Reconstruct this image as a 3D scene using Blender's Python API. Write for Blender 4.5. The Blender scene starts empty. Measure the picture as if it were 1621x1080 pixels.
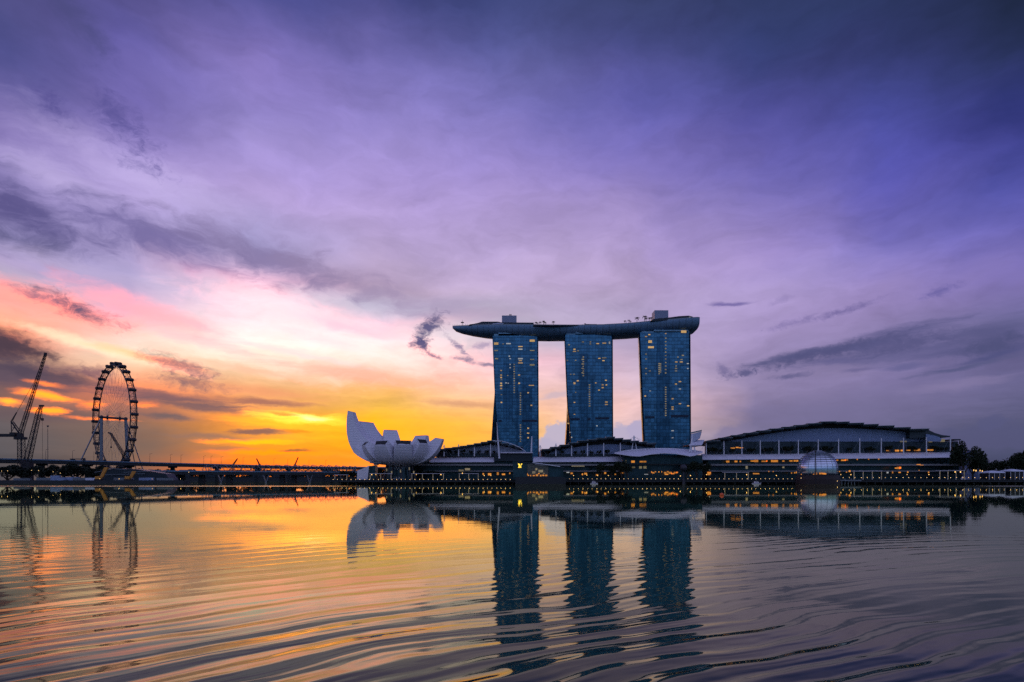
import bpy, bmesh, math, random
from mathutils import Vector, Matrix
random.seed(11)
scene = bpy.context.scene
COL = scene.collection

# ------------------------------------------------------------------ camera
F, CX, HY, CAM_H = 910.0, 810.5, 760.0, 3.2          # focal length, centre column and horizon row of the photograph (pixels)
cam_data = bpy.data.cameras.new('camera')
cam_data.sensor_width = 36.0
cam_data.lens = 36.0 * F / 1621.0
cam_data.shift_y = (HY - 540.0) / 1621.0             # level camera, shift lens: uprights stay upright
cam_data.clip_start, cam_data.clip_end = 0.1, 60000.0
cam = bpy.data.objects.new('camera', cam_data)
cam.location = (0, 0, CAM_H)
cam.rotation_euler = (math.radians(90), 0, 0)
COL.objects.link(cam)
scene.camera = cam

def W(px, py, Y):
    """the point at depth Y that the photograph shows at (px, py)"""
    return Vector(((px - CX) / F * Y, Y, CAM_H + (HY - py) / F * Y))

def WX(px, Y): return (px - CX) / F * Y
def WZ(py, Y): return CAM_H + (HY - py) / F * Y

def lin(c, k=1.0):
    out = []
    for v in c:
        v = v / 255.0
        out.append((v / 12.92 if v <= 0.04045 else ((v + 0.055) / 1.055) ** 2.4) * k)
    return out

# ------------------------------------------------------------------ exposure
scene.view_settings.view_transform = 'Standard'
scene.view_settings.look = 'None'
scene.view_settings.exposure = 0.0
scene.view_settings.gamma = 1.0
scene.view_settings.use_curve_mapping = False
scene.cycles.use_adaptive_sampling = True
scene.cycles.adaptive_threshold = 0.02
scene.cycles.adaptive_min_samples = 16
scene.cycles.max_bounces = 6
scene.cycles.use_denoising = False

# ------------------------------------------------------------------ world: dawn sky, colours by azimuth and elevation, clouds of warped noise
SUN_AZ, SUN_EL = -20.0, 1.5
world = bpy.data.worlds.new('World')
scene.world = world
world.use_nodes = True
nt = world.node_tree
nt.nodes.clear()
N = nt.nodes.new
L = nt.links.new

def azel(px, py):
    t = (px - CX) / F
    a = math.atan(t)
    return math.degrees(a), math.degrees(math.atan((HY - py) / F * math.cos(a)))

def setin(node, i, v):
    if isinstance(v, bpy.types.NodeSocket): L(v, node.inputs[i])
    elif v is not None: node.inputs[i].default_value = v

def MATH(op, a, b=None, c=None, clamp=False):
    n = N('ShaderNodeMath'); n.operation = op; n.use_clamp = clamp
    setin(n, 0, a); setin(n, 1, b); setin(n, 2, c)
    return n.outputs[0]

def VM(op, a, b=None, out=0):
    n = N('ShaderNodeVectorMath'); n.operation = op
    setin(n, 0, a); setin(n, 1, b)
    return n.outputs['Value'] if op in ('LENGTH', 'DISTANCE', 'DOT_PRODUCT') else n.outputs[0]

def MAPR(v, a, b, c=0.0, d=1.0, smooth=True):
    n = N('ShaderNodeMapRange'); n.clamp = False; n.interpolation_type = 'SMOOTHSTEP' if smooth else 'LINEAR'
    setin(n, 0, v); setin(n, 1, a); setin(n, 2, b); setin(n, 3, c); setin(n, 4, d)
    return n.outputs[0]

def MIXC(f, a, b, mode='MIX'):
    n = N('ShaderNodeMix'); n.data_type = 'RGBA'; n.blend_type = mode
    n.clamp_result = False; n.clamp_factor = True
    setin(n, 0, f); setin(n, 6, a); setin(n, 7, b)
    return n.outputs[2]

def NOISE(vec, scale, detail=6.0, rough=0.55, dist=0.0):
    n = N('ShaderNodeTexNoise'); n.noise_dimensions = '3D'
    L(vec, n.inputs['Vector'])
    n.inputs['Scale'].default_value = scale; n.inputs['Detail'].default_value = detail
    n.inputs['Roughness'].default_value = rough; n.inputs['Distortion'].default_value = dist
    return n

tc = N('ShaderNodeTexCoord')
sep = N('ShaderNodeSeparateXYZ'); L(tc.outputs['Generated'], sep.inputs[0])
AZ = MATH('MULTIPLY', MATH('ARCTAN2', sep.outputs[0], sep.outputs[1]), 180 / math.pi)
EL = MATH('MULTIPLY', MATH('ARCSINE', sep.outputs[2]), 180 / math.pi)
cmb = N('ShaderNodeCombineXYZ'); L(AZ, cmb.inputs[0]); L(EL, cmb.inputs[1])
V = cmb.outputs[0]
def stretch(v, sx, sy, off=(0, 0, 0)):
    n = N('ShaderNodeMapping'); n.vector_type = 'POINT'
    L(v, n.inputs[0]); n.inputs['Location'].default_value = off; n.inputs['Scale'].default_value = (sx, sy, 1)
    return n.outputs[0]
# domain warping, so no edge is a clean curve
warp = NOISE(stretch(V, 1.0, 1.7), 0.09, 4.0, 0.55)
wv = VM('MULTIPLY', VM('SUBTRACT', warp.outputs['Color'], (0.5, 0.5, 0.5)), (9.0, 4.0, 0.0))
VB = VM('ADD', V, wv)
warp2 = NOISE(stretch(V, 1.0, 2.0, (31, 7, 3)), 0.45, 5.0, 0.6)
wv2 = VM('MULTIPLY', VM('SUBTRACT', warp2.outputs['Color'], (0.5, 0.5, 0.5)), (1.7, 0.8, 0.0))
VW = VM('ADD', V, wv2)
VC = VM('ADD', VB, wv2)
sepb = N('ShaderNodeSeparateXYZ'); L(VB, sepb.inputs[0])
ELB = sepb.outputs[1]
damp = MAPR(EL, 2.0, 16.0, 0.25, 1.0)                                  # less warp near the horizon
ELB = MATH('ADD', EL, MATH('MULTIPLY', MATH('SUBTRACT', sepb.outputs[1], EL), damp))
AZB = sepb.outputs[0]

ROWS = [0, 100, 200, 300, 400, 450, 500, 550, 600, 650, 700, 735]
GRID = {
 0:    [(74,74,124),(88,86,148),(136,122,186),(158,145,202),(172,157,203),(222,178,190),(242,172,142),(190,130,110),(150,105,95),(110,92,95),(84,84,94),(66,74,84)],
 200:  [(84,80,140),(104,96,166),(136,122,188),(184,166,224),(172,158,206),(198,172,208),(232,186,196),(252,214,200),(236,160,120),(170,112,95),(124,98,92),(104,90,86)],
 400:  [(80,80,144),(132,118,188),(152,138,204),(178,158,214),(190,172,214),(234,216,236),(242,222,234),(248,230,226),(248,200,160),(235,155,85),(235,148,48),(228,120,40)],
 600:  [(72,74,134),(118,110,178),(150,136,202),(174,154,212),(186,166,208),(196,172,202),(226,204,222),(248,222,224),(246,190,152),(252,176,72),(255,160,16),(240,136,56)],
 800:  [(64,72,126),(98,98,162),(134,124,194),(162,144,206),(184,164,210),(192,172,208),(186,172,198),(216,192,208),(238,202,198),(248,190,140),(250,172,84),(238,160,100)],
 1000: [(56,64,108),(78,80,142),(110,104,180),(148,132,194),(178,158,206),(184,164,204),(180,164,200),(192,172,204),(210,184,206),(226,196,198),(206,184,196),(180,165,185)],
 1200: [(48,58,102),(62,68,128),(92,88,164),(122,112,184),(156,138,198),(168,150,202),(168,150,198),(156,140,184),(146,132,172),(128,118,156),(110,106,142),(98,98,134)],
 1400: [(42,52,92),(56,62,120),(78,80,162),(98,94,180),(128,118,190),(148,132,192),(146,130,182),(128,118,164),(126,116,162),(114,108,148),(94,94,130),(84,86,120)],
 1621: [(32,42,72),(42,50,98),(56,60,132),(84,84,164),(116,108,186),(130,118,184),(110,105,154),(96,92,138),(106,102,146),(92,92,130),(76,80,112),(66,72,104)],
}
ELMAX = 60.0
def ramp(cols, els):
    n = N('ShaderNodeValToRGB'); cr = n.color_ramp
    cr.interpolation = 'CARDINAL' if len(cols) > 6 else 'EASE'
    L(MATH('DIVIDE', ELB, ELMAX), n.inputs[0])
    pts = sorted(zip(els, cols))
    pts = [(max(0.0, min(1.0, e / ELMAX)), c) for e, c in pts]
    while len(cr.elements) < len(pts): cr.elements.new(0.5)
    for i, (e, c) in enumerate(pts):
        cr.elements[i].position = e
    for i, (e, c) in enumerate(pts):
        cr.elements[i].color = (c[0], c[1], c[2], 1)
    return n.outputs[0]
# the light of the bright bank is above what a photograph can hold: its brightest stops are lifted
def hot(c):
    l = lin(c)
    m = max(c)
    k = max(0.0, min(1.0, (c[0] - 224) / 26.0))                     # the red of the fire-lit cloud runs far over white
    w = max(0.0, min(1.0, (c[1] - 195) / 45.0))                     # and the white heart of the bank over it in green too
    g = 0.25 if c[2] < 110 else 0.04
    return [l[0] * (1 + (1.5 + 0.8 * w) * k), l[1] * (1 + (g + 0.22 * w) * k), l[2] * (1 + 0.1 * w * k)]
WEST = [(40,58,80),(58,76,104),(102,112,148),(112,114,152),(98,100,138)]
west = ramp([lin(c, 2.3) for c in WEST], [0, 6, 16, 36, 59])
first = True
col = west
prev_az = -120.0
for px in sorted(GRID):
    a, _ = azel(px, 760)
    els = [azel(px, r)[1] for r in ROWS] + [azel(px, 0)[1] + 3, azel(px, 0)[1] + 7, ELMAX]
    cols = [hot(c) for c in GRID[px]] + [lin(GRID[px][0])] * 2 + [lin((58, 62, 104), 1.2)]
    r = ramp(cols, els)
    if first: t = MAPR(AZB, -110.0, a - 8, smooth=True)
    else: t = MAPR(AZB, prev_az, a, smooth=False)
    col = MIXC(t, col, r); first = False
    prev_az = a
col = MIXC(MAPR(AZB, prev_az + 6, 110.0), col, west)

# noises shared by the clouds
def centred(n): return MATH('MULTIPLY', MATH('SUBTRACT', n.outputs[0], 0.5), 2.0)
NZ = {
 'w': centred(NOISE(stretch(VC, 0.55, 1.3), 0.55, 9.0, 0.62, 0.3)),                  # wisps
 's': centred(NOISE(stretch(VW, 0.16, 1.5, (5, 11, 2)), 0.9, 8.0, 0.62, 0.2)),        # streaks
 'p': centred(NOISE(stretch(V, 1.0, 1.15, (3, 5, 8)), 0.55, 9.0, 0.55, 0.0)),        # puffs
 'f': centred(NOISE(stretch(VW, 0.9, 1.4, (13, 2, 5)), 1.3, 9.0, 0.68, 0.4)),         # frayed
}
# a faint overall mottling: veils of thin cloud
veil = centred(NOISE(stretch(VC, 0.35, 1.0, (2, 9, 1)), 0.28, 9.0, 0.6, 0.5))
vn = MATH('ADD', 1.0, MATH('MULTIPLY', veil, 0.34))
low = MATH('MULTIPLY', MAPR(EL, 22.0, 3.0, 0.0, 1.0), MAPR(AZ, 25.0, -5.0, 0.45, 1.0))
vn2 = MATH('ADD', vn, MATH('MULTIPLY', NZ['w'], 0.12))
vn2 = MATH('ADD', vn2, MATH('MULTIPLY', MATH('MULTIPLY', NZ['s'], low), 0.30))
cc = N('ShaderNodeCombineColor')
for i in range(3): L(vn2, cc.inputs[i])
col = MIXC(1.0, col, cc.outputs[0], 'MULTIPLY')

def patch(px, py, hw, hh, rot, c, op, nz='w', amp=0.9, lo=-0.05, hi=0.75, boost=1.0):
    """one bank of cloud: where it stands in the sky, half sizes and slant, its colour, how dense"""
    global col
    a, e = azel(px, py)
    k = math.degrees(1 / F) * math.cos(math.radians(a)) ** 2
    ke = math.degrees(1 / F) * math.cos(math.radians(a))
    r = math.radians(rot); w_, h_ = hw * k, hh * ke
    q = VM('SUBTRACT', VW, (a, e, 0))
    u = VM('DOT_PRODUCT', q, (math.cos(r) / w_, math.sin(r) / w_, 0))
    v = VM('DOT_PRODUCT', q, (-math.sin(r) / h_, math.cos(r) / h_, 0))
    d = MATH('SQRT', MATH('MULTIPLY_ADD', u, u, MATH('MULTIPLY', v, v)))
    if nz != 'p': amp, lo, hi = amp * 1.25, lo - (0.22 if nz == 'f' else 0.12), hi * (1.55 if nz == 'f' else 1.25)
    m = MATH('ADD', MATH('SUBTRACT', 1.0, d), MATH('MULTIPLY', NZ[nz], amp))
    f = MAPR(m, lo, hi, 0.0, op)
    l = [v * boost for v in hot(c)]
    col = MIXC(f, col, (l[0], l[1], l[2], 1))

# bright bank behind the dark band
patch(455, 500, 180, 38, -14, (244,228,242), .6, 'w', .8, -.1, 1.1, 1.0)
patch(400, 566, 230, 26, -8, (250,230,224), .7, 'w', .8, -.1, 1.1, 1.0)
patch(300, 535, 200, 13, -10, (244,196,206), .6, 's', .9, -.1, .9)
patch(520, 540, 90, 10, -10, (240,206,222), .6, 's', .9, -.1, .9)
patch(160, 552, 170, 11, -11, (255,228,200), .8, 'w', .6, -.1, .8, 1.0)
patch(240, 290, 230, 40, -12, (204,188,236), .5, 'w', .6, -.2, 1.0)
patch(90, 285, 130, 28, -14, (206,190,238), .6, 'w', .6, -.2, 1.0)
patch(600, 560, 160, 40, -5, (250,228,232), .5, 'w', .6, -.2, 1.0, 1.1)
# the dark violet band
patch(30, 335, 190, 52, -10, (86,80,134), .95, 'w', .8, -.1, .8)
patch(10, 375, 130, 30, -5, (72,72,116), .7, 'w', .8, -.1, .8)
patch(240, 372, 190, 36, -13, (112,103,158), .9, 'w', .9, -.1, .8)
patch(420, 408, 190, 38, -13, (128,115,160), .85, 'w', .8, -.1, .8)
patch(580, 452, 150, 28, -14, (150,132,168), .7, 'w', .8, -.1, .9)
patch(720, 490, 150, 24, -6, (168,150,184), .6, 'w', .8, -.1, .9)
patch(120, 425, 180, 18, -8, (188,172,210), .6, 's', .8, -.1, .9)
# small violet clouds high up
patch(85, 168, 46, 20, -38, (84,78,144), .85, 'f', 1.2, .1, .9)
patch(192, 192, 82, 32, -36, (88,82,148), .85, 'f', 1.2, .1, .9)
patch(220, 262, 60, 14, -10, (112,102,166), .7, 'f', 1.2, .15, .9)
patch(160, 72, 45, 22, -50, (80,78,140), .5, 'f', 1.2, .1, .9)
patch(110, 20, 120, 30, -30, (66,68,112), .5, 'w', 1.0, 0, .9)
# pinks
patch(70, 480, 200, 30, -12, (243,168,146), .75, 'w', .7, -.1, .8)
patch(250, 500, 160, 22, -14, (240,178,186), .6, 'w', .7, -.1, .8)
patch(130, 492, 80, 17, -16, (96,84,114), .95, 'f', 1.0, 0, .7)
patch(62, 470, 55, 10, -14, (150,110,135), .7, 'f', 1.0, 0, .8)
patch(540, 590, 170, 16, -6, (238,170,150), .6, 's', .8, -.1, .8)
# the grey mass at the far end
patch(-10, 548, 100, 34, -12, (84,66,84), .97, 'f', .9, -.1, .6)
patch(20, 595, 170, 30, -3, (86,74,94), .92, 's', .6, -.2, .7)
patch(140, 590, 70, 14, -6, (120,84,104), .8, 'f', .9, 0, .7)
patch(60, 655, 160, 16, 0, (96,82,92), .8, 's', .7, -.1, .8)
patch(40, 700, 220, 34, 0, (88,88,96), .85, 's', .4, -.2, .9)
patch(220, 705, 150, 36, 0, (112,96,92), .85, 's', .5, -.2, .9)
patch(250, 655, 110, 12, -4, (150,104,96), .8, 's', .8, -.1, .8)
# lit bars on the left
patch(78, 628, 74, 9, -6, (255,172,44), .95, 's', .7, 0, .7, 1.1)
patch(12, 636, 38, 8, 0, (255,180,54), .95, 's', .7, 0, .7, 1.1)
patch(80, 650, 40, 9, -6, (255,170,40), .9, 's', .9, .1, .7, 1.1)
patch(75, 608, 40, 5, -4, (240,150,70), .8, 's', .8, .1, .7)
patch(250, 570, 120, 9, -9, (255,190,120), .6, 's', .8, 0, .8, 1.1)
patch(145, 640, 30, 12, 4, (250,160,60), .7, 's', .9, .1, .7)
patch(235, 640, 30, 7, 0, (255,170,60), .8, 's', .9, .1, .7)
patch(160, 662, 70, 5, 0, (250,160,60), .7, 's', .9, .1, .7)
# grey-violet shreds right of the wheel
patch(285, 580, 66, 15, -14, (140,106,118), .85, 'f', 1.0, -.1, .7)
patch(302, 606, 66, 13, -4, (112,92,110), .85, 'f', 1.0, -.1, .65)
patch(260, 628, 130, 10, -3, (118,88,100), .9, 's', .8, -.05, .7)
patch(320, 645, 150, 10, -3, (112,88,98), .9, 's', .8, -.05, .65)
patch(410, 636, 120, 8, -3, (160,104,96), .9, 's', .9, -.05, .7)
patch(270, 660, 60, 6, -4, (92,88,100), .8, 's', .8, 0, .7)
# the burning strip over the horizon
patch(470, 670, 160, 15, -2, (255,190,40), .85, 's', .7, -.1, .9, 1.05)
patch(480, 662, 90, 10, -3, (255,222,80), .95, 's', .7, -.1, .7, 1.1)
patch(492, 662, 36, 7, -4, (255,240,160), .95, 's', .7, 0, .6, 1.25)
patch(640, 680, 170, 28, 0, (255,170,14), .6, 's', .5, -.2, 1.0, 1.0)
patch(400, 700, 90, 6, 0, (255,172,20), .95, 's', .6, 0, .6, 1.15)
patch(440, 716, 120, 6, 0, (255,140,10), .9, 's', .6, 0, .7, 1.1)
patch(490, 730, 130, 10, 0, (250,128,20), .7, 's', .6, -.1, .8, 1.05)
patch(405, 684, 60, 6, 2, (128,92,90), .95, 's', .8, -.05, .6)
patch(340, 692, 90, 7, 0, (140,108,100), .8, 's', .7, -.05, .8)
patch(350, 710, 80, 5, 0, (168,112,84), .8, 's', .7, -.05, .8)
patch(470, 714, 34, 2.6, 0, (140,92,60), .9, 's', .6, -.1, .5)
patch(450, 656, 40, 3.5, -3, (200,116,60), .7, 's', .8, 0, .7)
patch(470, 683, 34, 4, 0, (228,130,30), .7, 's', .8, 0, .7)
patch(420, 620, 130, 12, -5, (226,150,110), .6, 's', .8, -.1, .8)
patch(330, 520, 90, 9, -14, (240,190,204), .7, 'w', .9, 0, .9)
patch(470, 560, 120, 8, -8, (250,214,222), .7, 's', .9, 0, .8)
patch(420, 590, 150, 8, -7, (246,190,160), .7, 's', .9, 0, .8)
patch(560, 520, 110, 14, -8, (222,200,222), .7, 'w', .9, 0, .9)
patch(14, 545, 80, 25, -14, (72,56,72), .95, 'w', .9, -.1, .6)
patch(60, 590, 110, 14, -4, (78,66,86), .9, 'w', .9, -.1, .7)
# the torn cloud beside the deck's prow
patch(682, 516, 34, 15, 42, (86,84,128), .97, 'f', 1.1, .05, .6)
patch(668, 545, 20, 13, -10, (82,80,126), .97, 'f', 1.0, .0, .5)
patch(686, 562, 18, 5, -20, (96,90,130), .9, 'f', 1.0, .1, .6)
patch(724, 548, 34, 6, -42, (138,124,160), .9, 'f', 1.1, .1, .7)
patch(735, 570, 22, 5, -12, (140,126,156), .9, 'f', 1.0, 0, .6)
patch(772, 578, 26, 4, -6, (134,122,152), .9, 's', .8, 0, .6)
patch(765, 547, 20, 6, 6, (168,150,182), .8, 'f', 1.0, 0, .6)
patch(745, 640, 100, 8, -3, (206,146,116), .7, 's', .8, 0, .8)
patch(880, 625, 46, 7, 12, (204,180,192), .8, 's', .8, 0, .7)
# right-hand clouds
patch(1155, 481, 40, 4.5, -3, (116,104,164), .9, 's', .8, 0, .6)
patch(1240, 474, 24, 6, 20, (150,134,186), .7, 'f', 1.0, .1, .7)
patch(1330, 494, 74, 7, 11, (118,106,160), .9, 'f', 1.1, .1, .7)
patch(1250, 512, 60, 7, 10, (134,120,172), .8, 'f', 1.1, .15, .7)
patch(1490, 460, 44, 9, 10, (106,98,162), .85, 'f', 1.1, .1, .7)
patch(1380, 544, 150, 18, 9, (84,84,130), .95, 's', .7, -.05, .7)
patch(1250, 566, 100, 8, 8, (86,86,130), .95, 's', .7, -.05, .6)
patch(1440, 556, 170, 24, 3, (92,90,136), .8, 's', .7, -.1, .8)
patch(1330, 572, 60, 8, -3, (100,96,142), .85, 's', .8, 0, .7)
patch(1560, 530, 110, 26, 6, (84,84,128), .8, 's', .7, -.1, .8)
patch(1560, 566, 110, 9, 10, (78,80,126), .9, 's', .7, 0, .7)
patch(1440, 580, 70, 6, 1, (98,96,144), .8, 's', .8, 0, .7)
patch(1180, 590, 17, 7, -6, (98,94,138), .95, 'f', .9, 0, .5)
patch(1145, 586, 22, 9, -46, (120,110,154), .85, 'f', 1.0, .1, .6)
patch(1252, 595, 34, 5, 5, (98,94,138), .9, 'f', .9, 0, .6)
patch(1350, 587, 40, 4, 2, (104,98,144), .8, 's', .9, .1, .7)
patch(1500, 612, 100, 10, 4, (138,126,168), .6, 's', .9, 0, .8)
patch(1350, 650, 260, 36, 0, (114,108,150), .6, 's', .7, -.1, .9)
patch(1580, 690, 130, 26, 2, (82,84,122), .8, 'p', .6, -.1, .4)
patch(1570, 668, 34, 14, 0, (84,86,126), .8, 'p', .7, .05, .4)
patch(1180, 690, 60, 22, 0, (122,116,156), .6, 'p', .8, 0, .5)
patch(1290, 562, 150, 11, 9, (80,80,124), .9, 'f', 1.0, 0, .6)
patch(1430, 545, 100, 15, 6, (84,83,128), .85, 'f', 1.0, 0, .6)
patch(1575, 545, 80, 14, 8, (76,78,120), .85, 'f', 1.0, 0, .6)
patch(1530, 580, 110, 6, 8, (84,86,128), .85, 's', .9, 0, .6)
# heaped cloud far behind the towers
patch(884, 694, 34, 30, 20, (188,178,202), .97, 'p', .75, .1, .32)
patch(868, 716, 60, 26, 0, (182,174,200), .9, 'p', .6, .05, .35)
patch(985, 700, 46, 32, 12, (182,172,200), .95, 'p', .75, .1, .32)
patch(1012, 684, 24, 24, 30, (178,168,200), .95, 'p', .75, .1, .32)

sky = N('ShaderNodeTexSky'); sky.sky_type = 'NISHITA'; sky.sun_disc = False
sky.sun_elevation = math.radians(SUN_EL); sky.sun_rotation = math.radians(SUN_AZ)
bg = N('ShaderNodeBackground'); L(col, bg.inputs[0]); bg.inputs[1].default_value = 1.0
bg2 = N('ShaderNodeBackground'); L(sky.outputs[0], bg2.inputs[0]); bg2.inputs[1].default_value = 0.004
addsh = N('ShaderNodeAddShader'); L(bg.outputs[0], addsh.inputs[0]); L(bg2.outputs[0], addsh.inputs[1])
wout = N('ShaderNodeOutputWorld'); L(addsh.outputs[0], wout.inputs[0])
world.cycles.sampling_method = 'MANUAL'
world.cycles.sample_map_resolution = 1024

# ------------------------------------------------------------------ sun, barely over the horizon behind the cloud
sd = bpy.data.lights.new('sun', 'SUN')
sd.energy = 0.06; sd.angle = math.radians(45.0)   # veiled by the cloud bank; sd.color = (1.0, 0.62, 0.32)
so = bpy.data.objects.new('sun', sd)
ra, re = math.radians(SUN_AZ), math.radians(SUN_EL)
sdir = Vector((math.sin(ra) * math.cos(re), math.cos(ra) * math.cos(re), math.sin(re)))
so.rotation_euler = (-sdir).to_track_quat('-Z', 'Y').to_euler()
so.location = sdir * 3000
COL.objects.link(so)

# ------------------------------------------------------------------ helpers
class MB:
    """collects shapes and links them as ONE mesh object"""
    def __init__(s): s.v = []; s.f = []; s.m = []
    def face(s, pts, m=0):
        b = len(s.v); s.v += [tuple(p) for p in pts]; s.f.append(tuple(range(b, b + len(pts)))); s.m.append(m)
    def hexa(s, p, m=0):
        """eight corners: bottom ring of four, then top ring of four"""
        b = len(s.v); s.v += [tuple(q) for q in p]
        for f in ((3,2,1,0),(4,5,6,7),(0,1,5,4),(1,2,6,5),(2,3,7,6),(3,0,4,7)):
            s.f.append(tuple(b + i for i in f)); s.m.append(m)
    def box(s, x0, x1, y0, y1, z0, z1, m=0):
        s.hexa([(x0,y0,z0),(x1,y0,z0),(x1,y1,z0),(x0,y1,z0),(x0,y0,z1),(x1,y0,z1),(x1,y1,z1),(x0,y1,z1)], m)
    def bar(s, p, q, w, h=None, m=0):
        p, q = Vector(p), Vector(q); h = h or w
        d = (q - p)
        if d.length < 1e-6: return
        d.normalize()
        a = d.cross(Vector((0,0,1)))
        if a.length < 1e-3: a = Vector((1,0,0))
        a.normalize(); b = a.cross(d)
        a *= w / 2; b *= h / 2
        s.hexa([p-a-b, p+a-b, p+a+b, p-a+b, q-a-b, q+a-b, q+a+b, q-a+b], m)
    def tube(s, pts, r, n=8, m=0, cap=True):
        pts = [Vector(p) for p in pts]
        rr = r if isinstance(r, (list, tuple)) else [r] * len(pts)
        rings = []
        for i, p in enumerate(pts):
            d = (pts[min(i+1, len(pts)-1)] - pts[max(i-1, 0)]).normalized()
            a = d.cross(Vector((0,0,1)))
            if a.length < 1e-3: a = Vector((1,0,0))
            a.normalize(); b = a.cross(d)
            rings.append([p + (a * math.cos(2*math.pi*k/n) + b * math.sin(2*math.pi*k/n)) * rr[i] for k in range(n)])
        s.loft(rings, True, m, cap)
    def loft(s, rings, closed=True, m=0, cap=False):
        b = len(s.v); n = len(rings[0])
        for r in rings: s.v += [tuple(p) for p in r]
        for i in range(len(rings) - 1):
            for k in range(n if closed else n - 1):
                k2 = (k + 1) % n
                s.f.append((b+i*n+k, b+i*n+k2, b+(i+1)*n+k2, b+(i+1)*n+k)); s.m.append(m)
        if cap and closed:
            s.f.append(tuple(b + k for k in reversed(range(n)))); s.m.append(m)
            s.f.append(tuple(b + (len(rings)-1)*n + k for k in range(n))); s.m.append(m)
    def prism(s, poly, y0, y1, m=0):
        """an (x, z) outline given depth y0..y1"""
        n = len(poly); b = len(s.v)
        s.v += [(x, y0, z) for x, z in poly] + [(x, y1, z) for x, z in poly]
        s.f.append(tuple(b + i for i in range(n))); s.m.append(m)
        s.f.append(tuple(b + n + i for i in reversed(range(n)))); s.m.append(m)
        for i in range(n):
            j = (i + 1) % n
            s.f.append((b+j, b+i, b+n+i, b+n+j)); s.m.append(m)
    def flat(s, poly, z0, z1, m=0):
        """an (x, y) outline given height z0..z1"""
        n = len(poly); b = len(s.v)
        s.v += [(x, y, z0) for x, y in poly] + [(x, y, z1) for x, y in poly]
        s.f.append(tuple(b + i for i in reversed(range(n)))); s.m.append(m)
        s.f.append(tuple(b + n + i for i in range(n))); s.m.append(m)
        for i in range(n):
            j = (i + 1) % n
            s.f.append((b+i, b+j, b+n+j, b+n+i)); s.m.append(m)
    def ball(s, c, r, n=8, m=0, sq=1.0, z_from=-1.0):
        c = Vector(c); rings = []
        a0 = math.asin(max(-1, z_from)); 
        for i in range(n + 1):
            a = a0 + (math.pi/2 - a0) * i / n
            a = min(a, math.pi/2 - 0.02); a = max(a, -math.pi/2 + 0.02)
            rings.append([c + Vector((math.cos(a)*math.cos(2*math.pi*k/(2*n)), math.cos(a)*math.sin(2*math.pi*k/(2*n)), math.sin(a)*sq)) * r for k in range(2*n)])
        s.loft(rings, True, m, True)
    def mesh(s, name):
        me = bpy.data.meshes.new(name); me.from_pydata(s.v, [], s.f); return me
    def build(s, name, mats, parent=None, smooth=False):
        me = s.mesh(name)
        if not isinstance(mats, (list, tuple)): mats = [mats]
        for m in mats: me.materials.append(m)
        if len(mats) > 1: me.polygons.foreach_set('material_index', s.m)
        bm = bmesh.new(); bm.from_mesh(me); bmesh.ops.recalc_face_normals(bm, faces=bm.faces); bm.to_mesh(me); bm.free()
        if smooth:
            me.polygons.foreach_set('use_smooth', [True] * len(me.polygons))
        o = bpy.data.objects.new(name, me); COL.objects.link(o)
        if parent is not None:
            o.parent = parent
        return o

def tag(o, label=None, cat=None, group=None, kind=None):
    if label: o['label'] = label
    if cat: o['category'] = cat
    if group: o['group'] = group
    if kind: o['kind'] = kind
    return o

def thing(name, label, cat, group=None):
    """an Empty at the origin of the place, its parts keep their own world coordinates"""
    o = bpy.data.objects.new(name, None); COL.objects.link(o); o.empty_display_size = 1.0
    return tag(o, label, cat, group)

def settle(root):
    """move a finished thing's origin to the foot of its parts, keeping everything where it stands"""
    pts = []
    def walk(o):
        for c in o.children:
            pts.extend(v.co for v in c.data.vertices); walk(c)
    walk(root)
    if not pts: return root
    x = sum(p.x for p in pts) / len(pts); y = sum(p.y for p in pts) / len(pts); z = min(p.z for p in pts)
    off = Vector((x, y, z)); root.location = off
    for c in root.children: c.location = c.location - off
    return root

def settle_mesh(o):
    vs = [v.co for v in o.data.vertices]
    off = Vector((sum(v.x for v in vs)/len(vs), sum(v.y for v in vs)/len(vs), min(v.z for v in vs)))
    o.data.transform(Matrix.Translation(-off)); o.location = off
    return o

KIDS = {}
def copy_tree(o, loc=None, rz=None, sc=None, parent=None):
    c = o.copy(); COL.objects.link(c)
    if parent is not None: c.parent = parent
    if loc is not None: c.location = loc
    if rz is not None: c.rotation_euler = (0, 0, rz)
    if sc is not None: c.scale = sc if isinstance(sc, tuple) else (sc, sc, sc)
    for ch in list(o.children): copy_tree(ch, parent=c)
    return c

def lattice(mb, p, q, w0, w1=None, n=10, r=0.12, tri=False):
    """a square lattice girder from p to q"""
    p, q = Vector(p), Vector(q); w1 = w1 or w0
    d = (q - p).normalized()
    a = d.cross(Vector((0, 1, 0)))
    if a.length < 1e-3: a = Vector((1, 0, 0))
    a.normalize(); b = a.cross(d)
    cs = [(-1,-1),(1,-1),(1,1),(-1,1)]
    def P(i, k):
        t = i / n; w = (w0 + (w1 - w0) * t) / 2
        return p.lerp(q, t) + a * (cs[k][0] * w) + b * (cs[k][1] * w)
    for k in range(4):
        mb.bar(P(0, k), P(n, k), r * 2)
        for i in range(n):
            k2 = (k + 1) % 4
            mb.bar(P(i, k), P(i + 1, k2) if i % 2 else P(i + 1, k2), r * 1.3) if i % 2 == 0 else mb.bar(P(i, k2), P(i + 1, k), r * 1.3)
            mb.bar(P(i, k), P(i, k2), r * 1.2)

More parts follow.
